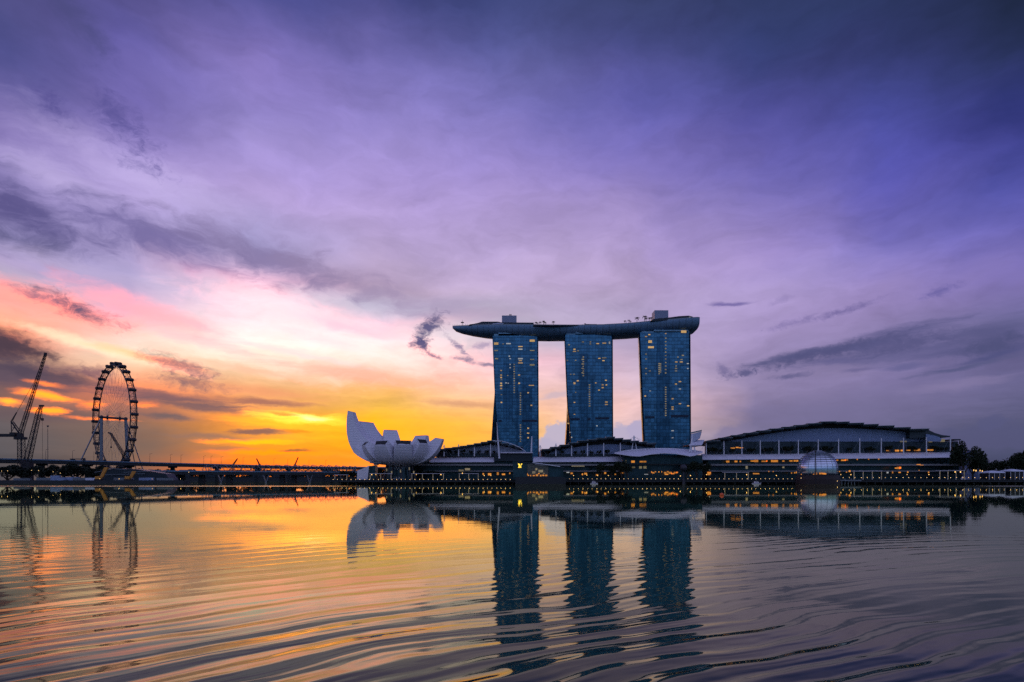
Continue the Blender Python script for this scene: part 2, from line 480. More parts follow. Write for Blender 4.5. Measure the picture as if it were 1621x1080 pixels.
# ------------------------------------------------------------------ materials
def mat(name, c, rough=0.6, metal=0.0, var=0.25, scale=0.4, spec=0.5, bump=0.0, srgb=True):
    m = bpy.data.materials.new(name); m.use_nodes = True
    t = m.node_tree; b = t.nodes['Principled BSDF']
    l = lin(c) if srgb else list(c)
    b.inputs['Roughness'].default_value = rough; b.inputs['Metallic'].default_value = metal
    b.inputs['Specular IOR Level'].default_value = spec
    co = t.nodes.new('ShaderNodeTexCoord'); n = t.nodes.new('ShaderNodeTexNoise')
    n.inputs['Scale'].default_value = scale; n.inputs['Detail'].default_value = 5; n.inputs['Roughness'].default_value = 0.65
    t.links.new(co.outputs['Object'], n.inputs['Vector'])
    mx = t.nodes.new('ShaderNodeMix'); mx.data_type = 'RGBA'
    mx.inputs[6].default_value = (*[v * (1 - var) for v in l], 1); mx.inputs[7].default_value = (*[min(1, v * (1 + var)) for v in l], 1)
    t.links.new(n.outputs[0], mx.inputs[0]); t.links.new(mx.outputs[2], b.inputs['Base Color'])
    if bump:
        bp = t.nodes.new('ShaderNodeBump'); bp.inputs['Strength'].default_value = bump
        t.links.new(n.outputs[0], bp.inputs['Height']); t.links.new(bp.outputs[0], b.inputs['Normal'])
    return m

def glow(name, c, k, var=0.35, scale=1.2):
    m = bpy.data.materials.new(name); m.use_nodes = True
    t = m.node_tree; b = t.nodes['Principled BSDF']
    l = lin(c)
    b.inputs['Base Color'].default_value = (*l, 1)
    b.inputs['Emission Strength'].default_value = k
    co = t.nodes.new('ShaderNodeTexCoord'); n = t.nodes.new('ShaderNodeTexNoise'); n.inputs['Scale'].default_value = scale
    t.links.new(co.outputs['Object'], n.inputs['Vector'])
    mx = t.nodes.new('ShaderNodeMix'); mx.data_type = 'RGBA'
    mx.inputs[6].default_value = (*[v * (1 - var) for v in l], 1); mx.inputs[7].default_value = (*[v * (1 + var) for v in l], 1)
    t.links.new(n.outputs[0], mx.inputs[0]); t.links.new(mx.outputs[2], b.inputs['Emission Color'])
    oi = t.nodes.new('ShaderNodeObjectInfo'); mr = t.nodes.new('ShaderNodeMapRange')      # no two lamps or rooms equally bright
    mr.inputs[3].default_value = k * .45; mr.inputs[4].default_value = k * 1.25
    t.links.new(oi.outputs['Random'], mr.inputs[0]); t.links.new(mr.outputs[0], b.inputs['Emission Strength'])
    return m

def grid_glass(name, c, fx, fz, line=(0.02,0.05,0.08), metal=0.7, rough=0.22, lw=0.16, cellvar=0.5, mul=(0.45,0.6)):
    """curtain wall: floors every fz metres, bays every fx metres, each pane a little different"""
    m = bpy.data.materials.new(name); m.use_nodes = True
    t = m.node_tree; b = t.nodes['Principled BSDF']; nn = t.nodes.new; ln = t.links.new
    co = nn('ShaderNodeTexCoord'); sp = nn('ShaderNodeSeparateXYZ'); ln(co.outputs['Object'], sp.inputs[0])
    def mth(op, a, v=None):
        n = nn('ShaderNodeMath'); n.operation = op
        for i, x in enumerate((a, v)):
            if x is None: continue
            if isinstance(x, (int, float)): n.inputs[i].default_value = x
            else: ln(x, n.inputs[i])
        return n.outputs[0]
    xs = mth('DIVIDE', sp.outputs[0], fx); zs = mth('DIVIDE', sp.outputs[2], fz)
    fl = mth('LESS_THAN', mth('FRACT', zs), lw); mu = mth('LESS_THAN', mth('FRACT', xs), lw * 0.7)
    cell = nn('ShaderNodeCombineXYZ'); ln(mth('FLOOR', xs), cell.inputs[0]); ln(mth('FLOOR', zs), cell.inputs[2])
    wn = nn('ShaderNodeTexWhiteNoise'); wn.noise_dimensions = '3D'; ln(cell.outputs[0], wn.inputs[0])
    big = nn('ShaderNodeTexNoise'); big.inputs['Scale'].default_value = 0.05; ln(co.outputs['Object'], big.inputs['Vector'])
    k = mth('ADD', mth('MULTIPLY', wn.outputs[0], cellvar), mth('MULTIPLY', big.outputs[0], 0.7))
    k = mth('ADD', k, 1 - cellvar / 2 - 0.35)
    vec = nn('ShaderNodeVectorMath'); vec.operation = 'SCALE'; vec.inputs[0].default_value = c; ln(k, vec.inputs['Scale'])
    m1 = nn('ShaderNodeMix'); m1.data_type = 'RGBA'; ln(mth('MULTIPLY', fl, mul[0]), m1.inputs[0]); ln(vec.outputs[0], m1.inputs[6]); m1.inputs[7].default_value = (*line, 1)
    m2 = nn('ShaderNodeMix'); m2.data_type = 'RGBA'; ln(mth('MULTIPLY', mu, mul[1]), m2.inputs[0]); ln(m1.outputs[2], m2.inputs[6]); m2.inputs[7].default_value = (*line, 1)
    ln(m2.outputs[2], b.inputs['Base Color'])
    b.inputs['Metallic'].default_value = metal
    ln(mth('ADD', mth('MULTIPLY', wn.outputs[0], 0.12), rough), b.inputs['Roughness'])
    return m

def seams(m, every, dark, axis=2):
    """joints between cladding panels, one every so many metres"""
    t = m.node_tree; b = t.nodes['Principled BSDF']; src = b.inputs['Base Color'].links[0].from_socket
    co = t.nodes.new('ShaderNodeTexCoord'); sp = t.nodes.new('ShaderNodeSeparateXYZ'); t.links.new(co.outputs['Object'], sp.inputs[0])
    d = t.nodes.new('ShaderNodeMath'); d.operation = 'DIVIDE'; t.links.new(sp.outputs[axis], d.inputs[0]); d.inputs[1].default_value = every
    f = t.nodes.new('ShaderNodeMath'); f.operation = 'FRACT'; t.links.new(d.outputs[0], f.inputs[0])
    l = t.nodes.new('ShaderNodeMath'); l.operation = 'LESS_THAN'; t.links.new(f.outputs[0], l.inputs[0]); l.inputs[1].default_value = .12
    fac = t.nodes.new('ShaderNodeMath'); fac.operation = 'MULTIPLY'; t.links.new(l.outputs[0], fac.inputs[0]); fac.inputs[1].default_value = 1 - dark
    mx = t.nodes.new('ShaderNodeMix'); mx.data_type = 'RGBA'; t.links.new(fac.outputs[0], mx.inputs[0]); t.links.new(src, mx.inputs[6]); mx.inputs[7].default_value = (.03, .04, .05, 1)
    t.links.new(mx.outputs[2], b.inputs['Base Color'])

M = {}
M['white'] = mat('white_paint', (214,212,216), .45, var=.08, scale=.15)
M['white_shell'] = mat('white_shell_panels', (205,205,214), .42, var=.10, scale=.12)
seams(M['white_shell'], 2.4, .72)
M['fabric'] = mat('pale_canopy_membrane', (205,205,216), .5, var=.08, scale=.2)
M['steel'] = mat('galvanised_steel', (120,126,132), .4, .5)
M['dark_steel'] = mat('dark_painted_steel', (46,48,54), .5, .2)
M['black_steel'] = mat('black_crane_steel', (30,30,34), .55, .2)
M['mast_white'] = mat('white_mast_paint', (216,218,224), .4, var=.05)
M['concrete'] = mat('weathered_concrete', (120,122,122), .8, scale=.3)
M['dark_concrete'] = mat('dark_grey_concrete', (40,46,48), .8, scale=.4)  # one dark grey for quay, viaduct, bridges and pavilion base
M['paving'] = mat('granite_paving', (104,104,102), .7, scale=.6)
M['land'] = mat('ground_soil_and_turf', (52,58,44), .9, scale=.02)
M['hull'] = mat('deck_hull_cladding', (104,134,158), .35, .35, var=.22, scale=.06)
seams(M['hull'], 7.5, .6, 0)
M['deck'] = mat('roof_deck_surface', (86,84,82), .7)
M['pav_dark'] = mat('dark_pavilion_cladding', (28,42,50), .45, .2)
M['lift'] = mat('ribbed_metal_core_cladding', (128,138,158), .5, .3, var=.1)
M['roof_dark'] = mat('dark_roof_metal', (44,58,64), .5, .3)
M['roof_edge'] = mat('pale_roof_edge', (120,134,140), .45, .3)
M['blue_wall'] = mat('blue_grey_wall_panels', (118,136,168), .5, .1, var=.1, scale=.1)
M['pale_wall'] = mat('pale_curved_wall', (172,180,200), .5, .0, var=.1, scale=.1)
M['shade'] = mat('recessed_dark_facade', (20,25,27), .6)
M['glass_dark'] = grid_glass('dark_shopfront_glass', (0.020,0.058,0.066), 3.0, 4.0, metal=.4, rough=.2)
M['terrace_glass'] = grid_glass('slatted_terrace_glass', (0.018,0.032,0.042), 6.0, 1.6, line=(0.05,0.08,0.1), metal=.4, rough=.25, mul=(.5,.3))
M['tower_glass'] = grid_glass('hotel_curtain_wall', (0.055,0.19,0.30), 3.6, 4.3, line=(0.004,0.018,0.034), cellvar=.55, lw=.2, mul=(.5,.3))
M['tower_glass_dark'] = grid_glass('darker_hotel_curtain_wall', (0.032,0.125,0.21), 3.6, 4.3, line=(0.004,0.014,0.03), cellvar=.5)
M['tower_side'] = mat('hotel_side_wall', (22,44,62), .7, 0, var=.15, spec=0.0)
M['louvre'] = mat('plant_floor_louvres', (18,40,62), .5, .3)
M['crown'] = grid_glass('hotel_crown_glass', (0.14,0.28,0.36), 2.4, 2.5, metal=.5)
M['foliage'] = mat('dark_foliage', (36,46,30), .8, var=.6, scale=1.5, spec=.2)
M['foliage_far'] = mat('far_foliage', (40,47,38), .85, var=.5, scale=.3, spec=.2)
M['bark'] = mat('tree_bark', (70,58,48), .9)
M['lit'] = glow('warm_lit_window', (236,186,110), 0.5)
M['lit_dim'] = glow('dim_window_and_post_glow', (190,170,120), .22)  # dim rooms, and the glow put on the pergola posts
M['lit_pale'] = glow('pale_lit_window', (210,208,190), .4)
M['lit_shop'] = glow('warm_shop_light', (255,160,58), 0.52, var=.7, scale=.9)
M['lamp'] = glow('lamp_globe', (255,196,110), 2.2, var=.05)
M['lamp_small'] = glow('quay_light_lens', (255,204,130), 2.4, var=.05)
M['gold'] = glow('gilded_lit_sign', (255,212,72), 2.2, var=.1)
M['orange'] = mat('orange_buoy_paint', (230,96,36), .5, var=.1)
M['yellow'] = mat('yellow_machine_paint', (190,128,40), .5, var=.2)
M['rust'] = mat('dark_red_pontoon_paint', (34,20,19), .6)
M['site_blue'] = mat('pale_blue_container_paint', (130,150,180), .6)
M['tent'] = mat('white_tent_fabric', (200,206,220), .6, var=.05)
M['road'] = mat('asphalt', (62,62,64), .85)

# ------------------------------------------------------------------ water
def water_material():
    m = bpy.data.materials.new('bay_water'); m.use_nodes = True
    t = m.node_tree; b = t.nodes['Principled BSDF']; nn = t.nodes.new; ln = t.links.new
    t.nodes.remove(b)
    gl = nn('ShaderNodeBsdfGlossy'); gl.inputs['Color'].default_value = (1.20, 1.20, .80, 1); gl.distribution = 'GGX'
    df = nn('ShaderNodeBsdfDiffuse'); df.inputs['Color'].default_value = (0.001, 0.021, 0.026, 1)
    fr = nn('ShaderNodeFresnel'); fr.inputs['IOR'].default_value = 1.27
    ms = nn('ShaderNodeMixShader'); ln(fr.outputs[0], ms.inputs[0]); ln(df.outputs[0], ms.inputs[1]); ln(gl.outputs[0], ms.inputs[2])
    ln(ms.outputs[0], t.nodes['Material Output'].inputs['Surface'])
    co = nn('ShaderNodeTexCoord'); P = co.outputs['Object']
    def mth(op, a, v=None, w=None):
        n = nn('ShaderNodeMath'); n.operation = op
        for i, x in enumerate((a, v, w)):
            if x is None: continue
            if isinstance(x, (int, float)): n.inputs[i].default_value = x
            else: ln(x, n.inputs[i])
        return n.outputs[0]
    def mapping(sc, rot=0, loc=(0,0,0)):
        n = nn('ShaderNodeMapping'); ln(P, n.inputs[0]); n.inputs['Scale'].default_value = sc; n.inputs['Rotation'].default_value = (0,0,math.radians(rot)); n.inputs['Location'].default_value = loc
        return n.outputs[0]
    def noise(v, s, d=3, r=.5, dist=0):
        n = nn('ShaderNodeTexNoise'); ln(v, n.inputs['Vector']); n.inputs['Scale'].default_value = s; n.inputs['Detail'].default_value = d; n.inputs['Roughness'].default_value = r; n.inputs['Distortion'].default_value = dist
        return n.outputs[0]
    def step(v, a, c, lo=0.0, hi=1.0):
        n = nn('ShaderNodeMapRange'); n.interpolation_type = 'SMOOTHSTEP'; ln(v, n.inputs[0])
        for i, x in enumerate((a, c, lo, hi)): n.inputs[i + 1].default_value = x
        return n.outputs[0]
    sp = nn('ShaderNodeSeparateXYZ'); ln(P, sp.inputs[0]); Y = sp.outputs[1]; X = sp.outputs[0]
    # the wake: long crests running out from the near shore, bent a little, fading into the calm bay
    bend = noise(mapping((.05,.05,1)), 1.0, 3)
    bend2 = noise(mapping((.25,.25,1), 0, (4,9,0)), 1.0, 3)
    ph = mth('ADD', mth('MULTIPLY', X, -0.62), mth('MULTIPLY', Y, 0.80))
    curve = mth('MULTIPLY', mth('POWER', mth('MAXIMUM', mth('SUBTRACT', X, -2.0), 0.0), 2.0), 0.010)
    ph = mth('ADD', ph, curve)
    ph = mth('ADD', ph, mth('MULTIPLY', bend, 7.0)); ph = mth('ADD', ph, mth('MULTIPLY', bend2, 0.9))
    def crest(p):                                          # long faces towards the shore we stand on, short backs
        return mth('SUBTRACT', mth('SINE', p), mth('MULTIPLY', mth('SINE', mth('MULTIPLY', p, 2.0)), .28))
    w1 = crest(mth('MULTIPLY', ph, 2 * math.pi / .72))
    w2 = crest(mth('ADD', mth('MULTIPLY', ph, 2 * math.pi / 1.55), 1.3))
    amp = noise(mapping((.10,.16,1), 38, (3,1,0)), 1.0, 2)
    amp = step(amp, .34, .60, .45, 1.05)
    al = mth('ADD', mth('MULTIPLY', X, .80), mth('MULTIPLY', Y, .62))
    cv = nn('ShaderNodeCombineXYZ'); ln(mth('MULTIPLY', ph, .62), cv.inputs[0]); ln(mth('MULTIPLY', al, .10), cv.inputs[1])
    long_ = mth('SUBTRACT', noise(cv.outputs[0], 1.0, 3, .55, .4), .5)
    cv2 = nn('ShaderNodeCombineXYZ'); ln(mth('MULTIPLY', ph, 1.7), cv2.inputs[0]); ln(mth('MULTIPLY', al, .22), cv2.inputs[1])
    short_ = mth('SUBTRACT', noise(cv2.outputs[0], 1.0, 3, .55, .5), .5)
    dd = mth('SUBTRACT', Y, mth('MULTIPLY', mth('ABSOLUTE', mth('SUBTRACT', X, 2.0)), .34))
    near = mth('ADD', step(Y, 8.5, 16.0, 1.5, 0.0), step(dd, 9.0, 36.0, .42, 0.0))
    wake = mth('MULTIPLY', mth('MULTIPLY', step(X, 2.0, 8.0, 1.0, .82), step(X, -8.0, 1.0, .62, 1.0)), mth('MULTIPLY', mth('MULTIPLY', mth('ADD', mth('ADD', mth('MULTIPLY', mth('MULTIPLY', w1, .0085), step(X, -4.0, 5.0, .35, 1.25)), mth('MULTIPLY', w2, .0120)), mth('ADD', mth('MULTIPLY', long_, .045), mth('MULTIPLY', short_, .006))), amp), near))
    # small wind ripple, crests across the view
    r1 = noise(mapping((.35,1.0,1), 8), 1.3, 3, .55, .3)
    r2 = noise(mapping((.12,.45,1), -6, (7,3,0)), .55, 3, .5)
    patchy = step(noise(mapping((.012,.05,1), 5), 1.0, 2), .35, .7, .35, 1.0)
    calm = step(Y, 22.0, 120.0, 1.0, 0.06)
    ripple = mth('MULTIPLY', mth('MULTIPLY', mth('ADD', mth('MULTIPLY', r1, .0045), mth('MULTIPLY', r2, .018)), patchy), calm)
    h = mth('ADD', wake, ripple)
    bp = nn('ShaderNodeBump'); bp.inputs['Strength'].default_value = 1.0; bp.inputs['Distance'].default_value = 1.0
    ln(h, bp.inputs['Height']); ln(bp.outputs[0], gl.inputs['Normal']); ln(bp.outputs[0], fr.inputs['Normal'])
    # lanes where a breath of wind roughens the far water
    lane = mth('MULTIPLY', step(Y, 286, 296), step(Y, 306, 316, 1.0, 0.0))
    side = mth('ADD', step(X, -110, -70, 1.0, 0.0), step(X, 235, 260))
    ln(mth('ADD', mth('MULTIPLY', mth('MULTIPLY', lane, side), .22), step(Y, 12.0, 60.0, .05, .02)), gl.inputs['Roughness'])
    return m
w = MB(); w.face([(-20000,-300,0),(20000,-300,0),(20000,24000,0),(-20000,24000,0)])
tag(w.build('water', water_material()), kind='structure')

# ------------------------------------------------------------------ land
g = MB()
g.flat([(-20000,1080),(20000,1080),(20000,23500),(-20000,23500)], -2, 2.6)                # far shore
g.flat([(-150,505),(1500,505),(1500,1079.9),(-118,1079.9)], -2, 3.0)                     # ground under the halls
g.flat([(-1600,489),(-282,489),(-330,560),(-520,760),(-700,1079.9),(-1600,1079.9)], -2, 2.4)   # spit on the left
tag(g.build('ground', M['land']), kind='structure')
g = MB()
g.flat([(WX(521,487),487),(900,487),(900,504.8),(WX(521,487),504.8)], 1.5, 3.2)
g.box(WX(521,487), 900, 486.6, 487.0, 3.2, 3.55)
for i in range(150):
    x = WX(523,487) + i * 7.0
    if x > 890: break
    g.box(x, x + .8, 488.2, 489.2, -1.5, 1.5)
tag(g.build('promenade', M['dark_concrete']), kind='structure')
g = MB()
g.box(-900, WX(292,480), 478, 489, -1, 2.2); g.box(-900, WX(292,480), 478, 478.4, 2.2, 2.9)
tag(g.build('quay_path', M['dark_concrete']), kind='structure')
g = MB(); g.box(WX(222,1084), WX(760,1084), 1076, 1086, -1, 8.5); g.box(WX(222,1084), WX(760,1084), 1075.4, 1086.6, 8.504, 9.3)
tag(g.build('far_quay_wall', M['dark_concrete']), kind='structure')

# ------------------------------------------------------------------ hotel towers
WR = random.Random(17)
def interp(tab, y):
    ks = sorted(tab)
    if y <= ks[0]: return tab[ks[0]]
    for a, b in zip(ks, ks[1:]):
        if y <= b: return tab[a] + (tab[b] - tab[a]) * (y - a) / (b - a)
    return tab[ks[-1]]

def tower(label, Yf, left, right, leg, leg_right, top_py, windows, dims, bays, louvres, crown_px):
    t = thing('hotel_tower', label, 'hotel tower', 'three hotel towers under the long roof deck')
    ztop = WZ(top_py, Yf)
    ys = [top_py + (757 - top_py) * i / 12 for i in range(13)]
    m = MB(); rings = []
    for py in ys:
        z = WZ(py, Yf); a, b = WX(interp(left, py), Yf), WX(interp(right, py), Yf)
        rings.append([(a, Yf, z), (b, Yf, z), (b, Yf + 13, z), (a, Yf + 13, z)])
    m.loft(rings, True, 0, True)
    m.build('curtain_wall', M['tower_glass'], t)
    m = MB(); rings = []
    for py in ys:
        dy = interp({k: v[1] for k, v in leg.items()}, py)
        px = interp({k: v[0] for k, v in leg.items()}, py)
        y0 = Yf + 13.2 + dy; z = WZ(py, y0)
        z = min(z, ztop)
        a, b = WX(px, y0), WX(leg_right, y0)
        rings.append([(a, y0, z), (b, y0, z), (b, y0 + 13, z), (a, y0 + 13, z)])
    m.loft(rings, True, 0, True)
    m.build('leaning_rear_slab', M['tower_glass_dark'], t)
    # edge fins along both sides of the front wall
    for side, tab, w in (('l', left, .5), ('r', right, 1.3)):
        m = MB(); rings = []
        for py in ys:
            z = WZ(py, Yf); x = WX(interp(tab, py), Yf); x0, x1 = (x - w, x) if side == 'l' else (x, x + w)
            rings.append([(x0, Yf - .8, z), (x1, Yf - .8, z), (x1, Yf + 6, z), (x0, Yf + 6, z)])
        m.loft(rings, True, 0, True); m.build('edge_fin', M['tower_side'], t)
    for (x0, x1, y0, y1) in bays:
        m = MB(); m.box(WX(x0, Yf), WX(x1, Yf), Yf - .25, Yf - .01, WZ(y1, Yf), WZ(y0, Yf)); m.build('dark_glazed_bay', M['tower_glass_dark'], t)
    for (x0, x1, y0, y1) in louvres:
        m = MB(); m.box(WX(x0, Yf), WX(x1, Yf), Yf - .45, Yf - .26, WZ(y1, Yf), WZ(y0, Yf)); m.build('louvre_band', M['louvre'], t)
    # crown under the deck
    m = MB()
    for (x0, x1, y0) in crown_px:
        m.box(WX(x0, Yf), WX(x1, Yf), Yf + .6, Yf + 20, ztop + .004, WZ(y0, Yf))
    m.build('crown', M['crown'], t)
    for (x, y, w, h, k) in windows:
        m = MB(); cx, cz = WX(x, Yf), WZ(y, Yf)
        m.box(-w/2, w/2, -.3, .3, -h/2, h/2)
        o = m.build('lit_window', M[k], t); o.location = (cx, Yf - .42, cz); o.scale = (WR.uniform(.6, 1.0), 1, WR.uniform(.6, 1.0))
    dm = MB(); dm.box(-.9, .9, -.15, .15, -.7, .7); proto = None
    for (x, y0, y1, st) in dims:
        y = y0
        while y <= y1:
            if proto is None: o = proto = dm.build('lit_window', M['lit_dim'], t)
            else: o = proto.copy(); COL.objects.link(o)
            o.location = (WX(x, Yf), Yf - .45, WZ(y, Yf)); y += st
    return t

def zz(l, w=2.6, h=1.5, k='lit'):
    return [(700 + x / 3.86, 480 + y / 3.86, w, h, k) for x, y in l]
w1 = zz([(330,248)],7,3.2) + zz([(405,248)],6,2,'lit_pale') + zz([(550,230)],7,3) + zz([(478,266),(478,352),(478,366)],6.5,1.6) + zz([(478,282),(478,340)],6.5,1.6,'lit_pale') \
  + zz([(330,290),(332,340),(550,290),(550,345)],6,1.6,'lit_dim') + zz([(550,378)],6,3,'lit_dim') + zz([(410,325),(415,340),(415,375),(415,395),(403,490),(390,488)],2.2,1.4,'lit_pale') \
  + zz([(360,412),(360,440),(360,455),(360,490),(360,505),(360,522),(470,440),(470,490),(525,548),(545,625),(362,607)],3,1.7) + zz([(545,503)],7,1.2) + zz([(525,765),(525,795),(525,823)],3.2,1.8) + zz([(362,560),(400,443),(372,250)],2.4,1.4,'lit_dim')
w2 = zz([(808,283),(808,296)],4,1.6) + zz([(830,292),(775,255),(860,238),(905,238),(905,250)],2.6,1.6,'lit_dim') + zz([(950,248),(990,245)],5,1.6) + zz([(1022,243)],2,3,'lit_pale') \
  + zz([(960,338),(985,352)],3,1.6) + zz([(990,335)],6,1.4,'lit_dim') + zz([(828,475),(938,488),(980,500),(1000,472),(1003,500),(980,517),(958,532)],2.8,1.7) + zz([(808,490)],3,3) + zz([(1003,605),(1003,620)],4,1.7) \
  + zz([(808,607),(808,680),(770,735)],2.6,1.6) + zz([(790,820),(945,750),(782,790)],2,1.3,'lit_pale') + zz([(785,435),(805,435),(765,350),(815,350),(815,545)],2.2,1.4,'lit_dim')
w3 = zz([(1270,232),(1270,240)],5,1.6) + zz([(1245,205),(1265,193),(1365,187)],3,1.4,'lit') + zz([(1275,270)],7,2.4) + zz([(1475,175)],8,3.2) + zz([(1430,360),(1460,360)],4,1.6) \
  + zz([(1428,385),(1428,400),(1428,415),(1470,320),(1440,330),(1462,345)],2.8,1.5,'lit_dim') + zz([(1245,400),(1268,415),(1245,432),(1245,312),(1245,342)],2.6,1.4,'lit_dim') \
  + zz([(1428,495),(1452,480),(1240,568),(1407,585),(1452,615),(1407,635),(1407,648),(1502,628)],3,1.7) + zz([(1452,525),(1270,537),(1407,780),(1407,823)],3.2,1.5,'lit_pale') + zz([(1500,400),(1500,370)],2.5,1.3,'lit_pale')
def dimcols(l): return [(700 + x / 3.86, 480 + a / 3.86, 480 + b / 3.86, s) for x, a, b, s in l]
T1 = tower('blue glass hotel tower nearest the white lotus shaped museum', 735,
  {531:780, 620:783.5, 660:786.4, 700:789, 760:793}, {531:850.5, 700:851.4, 760:852},
  {531:(781,0), 600:(784,2), 620:(783.2,7), 660:(780.2,11), 700:(777.6,18), 760:(773,26)}, 846, 531.5, w1,
  dimcols([(478,550,690,3.7),(440,375,550,3.7),(362,440,520,7.4),(478,745,850,3.7)]),
  [(826,842,598,756), (797,812,575,666), (816.5,821,600,756)], [(789,794,665,668), (826,850,664.5,668)],
  [(782,850,528.5), (789,822,526.5)])
T2 = tower('blue glass hotel tower in the middle, between the other two', 720,
  {531:894.5, 640:899, 660:901.5, 700:904.5, 760:908}, {531:968.2, 760:969.2},
  {531:(896,0), 620:(901,4), 640:(899,8), 660:(898,10), 700:(895.5,17), 760:(892,25)}, 964, 529.8, w2,
  dimcols([(900,500,640,3.7),(862,330,450,3.7),(856,345,450,7)]),
  [(917,931,560,756), (936,941,600,756)], [(903,918,662,665), (930,935,662,665), (942,964,661,664)],
  [(897,968,528), (911,940,526)])
T3 = tower('blue glass hotel tower at the convention hall end of the row', 700,
  {526:1013, 640:1018, 690:1020.2, 760:1023}, {526:1091, 760:1092.4},
  {526:(1015,0), 640:(1020,4), 690:(1021,10), 760:(1020,20)}, 1088, 526.5, w3,
  dimcols([(1365,515,690,3.7),(1325,370,432,3.2),(1333,372,432,3.2),(1365,215,440,5.5)]),
  [(1039,1061,560,756), (1040,1052,532,560)], [(1021,1036,659,662), (1062,1090,657,661)],
  [(1016,1091,524.5), (1035,1090,522)])

# ------------------------------------------------------------------ the long roof deck across the three towers
deck = thing('sky_park', 'long boat shaped roof deck lying across all three hotel towers', 'roof deck')
SP = [  # px of the spine, depth of the spine, half width, rim height py (near edge), bottom py (near)
 (716.5, 757, 1.2, 517.3, 519.8), (722, 757, 6, 516.9, 524.2), (732, 757, 9.5, 516.5, 527.2), (748, 756, 13, 515.8, 530.3), (770, 754, 16.5, 515.0, 533.2), (800, 752, 19, 514.3, 535.4),
 (830, 749, 20, 514.6, 536.6), (870, 745, 20, 515.2, 537.2), (910, 739, 20, 515.4, 536.6), (950, 733, 20, 514.8, 535.2), (990, 727, 20, 512.6, 533.2), (1030, 721, 20, 508.6, 530.2),
 (1060, 717, 20, 506.0, 528.2), (1085, 714, 19.5, 503.8, 526.8), (1097, 712.5, 18.5, 503.2, 526.2), (1101.5, 712, 15, 503.6, 522.0)]
rings = []; rim_pts = []
for px, Y, hw, pt, pb in SP:
    x = WX(px, Y); zt = WZ(pt, Y - hw); zb = WZ(pb, Y - hw * .3)
    ring = []
    for k in range(13):
        a = math.pi * k / 12
        c, s_ = math.cos(a), math.sin(a)
        yy = Y - hw * (abs(c) ** .8) * (1 if c > 0 else -1)
        ring.append(Vector((x, yy, zt - 1.5 - (zt - 1.5 - zb) * (s_ ** .75))))
    ring.insert(0, Vector((x, Y - hw, zt))); ring.append(Vector((x, Y + hw, zt)))
    rings.append(ring); rim_pts.append((x, Y, hw, zt))
m = MB(); m.loft(rings, False, 0)
for ring in (rings[0], rings[-1]): m.face(ring)
m.build('hull', M['hull'], deck, True)
m = MB(); m.loft([[Vector((x, Y - hw + .3, zt - .5)), Vector((x, Y + hw - .3, zt - .5))] for x, Y, hw, zt in rim_pts], False)
m.build('deck_surface', M['deck'], deck)
m = MB()
for sgn in (-1, 1):
    m.loft([[Vector((x, Y + sgn * hw, zt)), Vector((x, Y + sgn * hw, zt + 1.1)), Vector((x, Y + sgn * (hw - .35), zt + 1.1)), Vector((x, Y + sgn * (hw - .35), zt))] for x, Y, hw, zt in rim_pts], True, 0, True)
m.build('parapet', M['roof_edge'], deck)
def at_deck(px):
    for a, b in zip(SP, SP[1:]):
        if a[0] <= px <= b[0]:
            f = (px - a[0]) / (b[0] - a[0]); q = [u + (v - u) * f for u, v in zip(a, b)]
            return q[1], q[2], WZ(q[3], q[1] - q[2])
    return SP[-1][1], SP[-1][2], 200
def deck_block(name, px0, px1, py_top, inset, depth, mt, taper=0):
    Y, hw, z = at_deck((px0 + px1) / 2); y0 = Y - hw + inset
    m = MB(); x0, x1 = WX(px0, y0), WX(px1, y0); zt = WZ(py_top, y0)
    m.hexa([(x0,y0,z-.45),(x1,y0,z-.45),(x1,y0+depth,z-.45),(x0,y0+depth,z-.45),(x0+taper,y0+taper*.4,zt),(x1-taper,y0+taper*.4,zt),(x1-taper,y0+depth-taper*.4,zt),(x0+taper,y0+depth-taper*.4,zt)])
    return m.build(name, mt, deck)
lc = deck_block('lift_core', 794.5, 817.8, 499.6, 14, 14, M['lift'])
m = MB()
for k in range(3): m.box(WX(806 + k * 1.4, 755), WX(807 + k * 1.4, 755), 753, 755, WZ(499.9, 752), WZ(498.2, 755))
m.build('roof_vent', M['dark_steel'], lc)
lc = deck_block('lift_core', 1036.2, 1058, 491.3, 12, 14, M['lift'])
def roof_shell(name, pts, inset, depth, mt):
    Y, hw, z = at_deck(pts[len(pts)//2][0]); y0 = Y - hw + inset
    m = MB(); m.prism([(WX(px, y0), WZ(py, y0)) for px, py in pts], y0, y0 + depth); return m.build(name, mt, deck)
roof_shell('restaurant_roof', [(741,515.5),(744,513.4),(750,512.7),(757,511.2),(763,509.2),(788,509.2),(793,510.4),(845,510.8),(845,514.5),(800,514.0)], 8, 20, M['pav_dark'])
roof_shell('curved_shade_roof', [(776,514.4),(781,512.2),(788,510.9),(795,512),(801,514.2)], 4, 3.5, M['pale_wall'])
roof_shell('pool_wall', [(844,515.6),(845,513.8),(870,514),(905,514.4),(925,514.2),(926,513),(945,513.2),(946,514.4),(1000,511.8),(1000,513.6),(940,516),(880,516.4)], 5, 6, M['pav_dark'])
tr = roof_shell('terrace_restaurant', [(1030,508.2),(1034,505),(1060,502.6),(1075,500.6),(1090,499.8),(1096,501.2),(1099,503.6),(1085,504.6),(1060,507)], 4, 24, M['pav_dark'])
for px, py, w_, k in ((1033,507.3,4,'lit'),(1053.5,506.2,2,'lit_pale'),(1074.5,503.2,2,'lit_pale'),(1081.5,503,1.5,'lit_pale'),(1092,502.6,1.5,'lit_pale')):
    Y, hw, z = at_deck(px); y0 = Y - hw + 3.6; m = MB(); m.box(WX(px, y0) - w_/2, WX(px, y0) + w_/2, y0, y0 + .3, WZ(py, y0) - .5, WZ(py, y0) + .6); m.build('lit_window', M[k], tr)
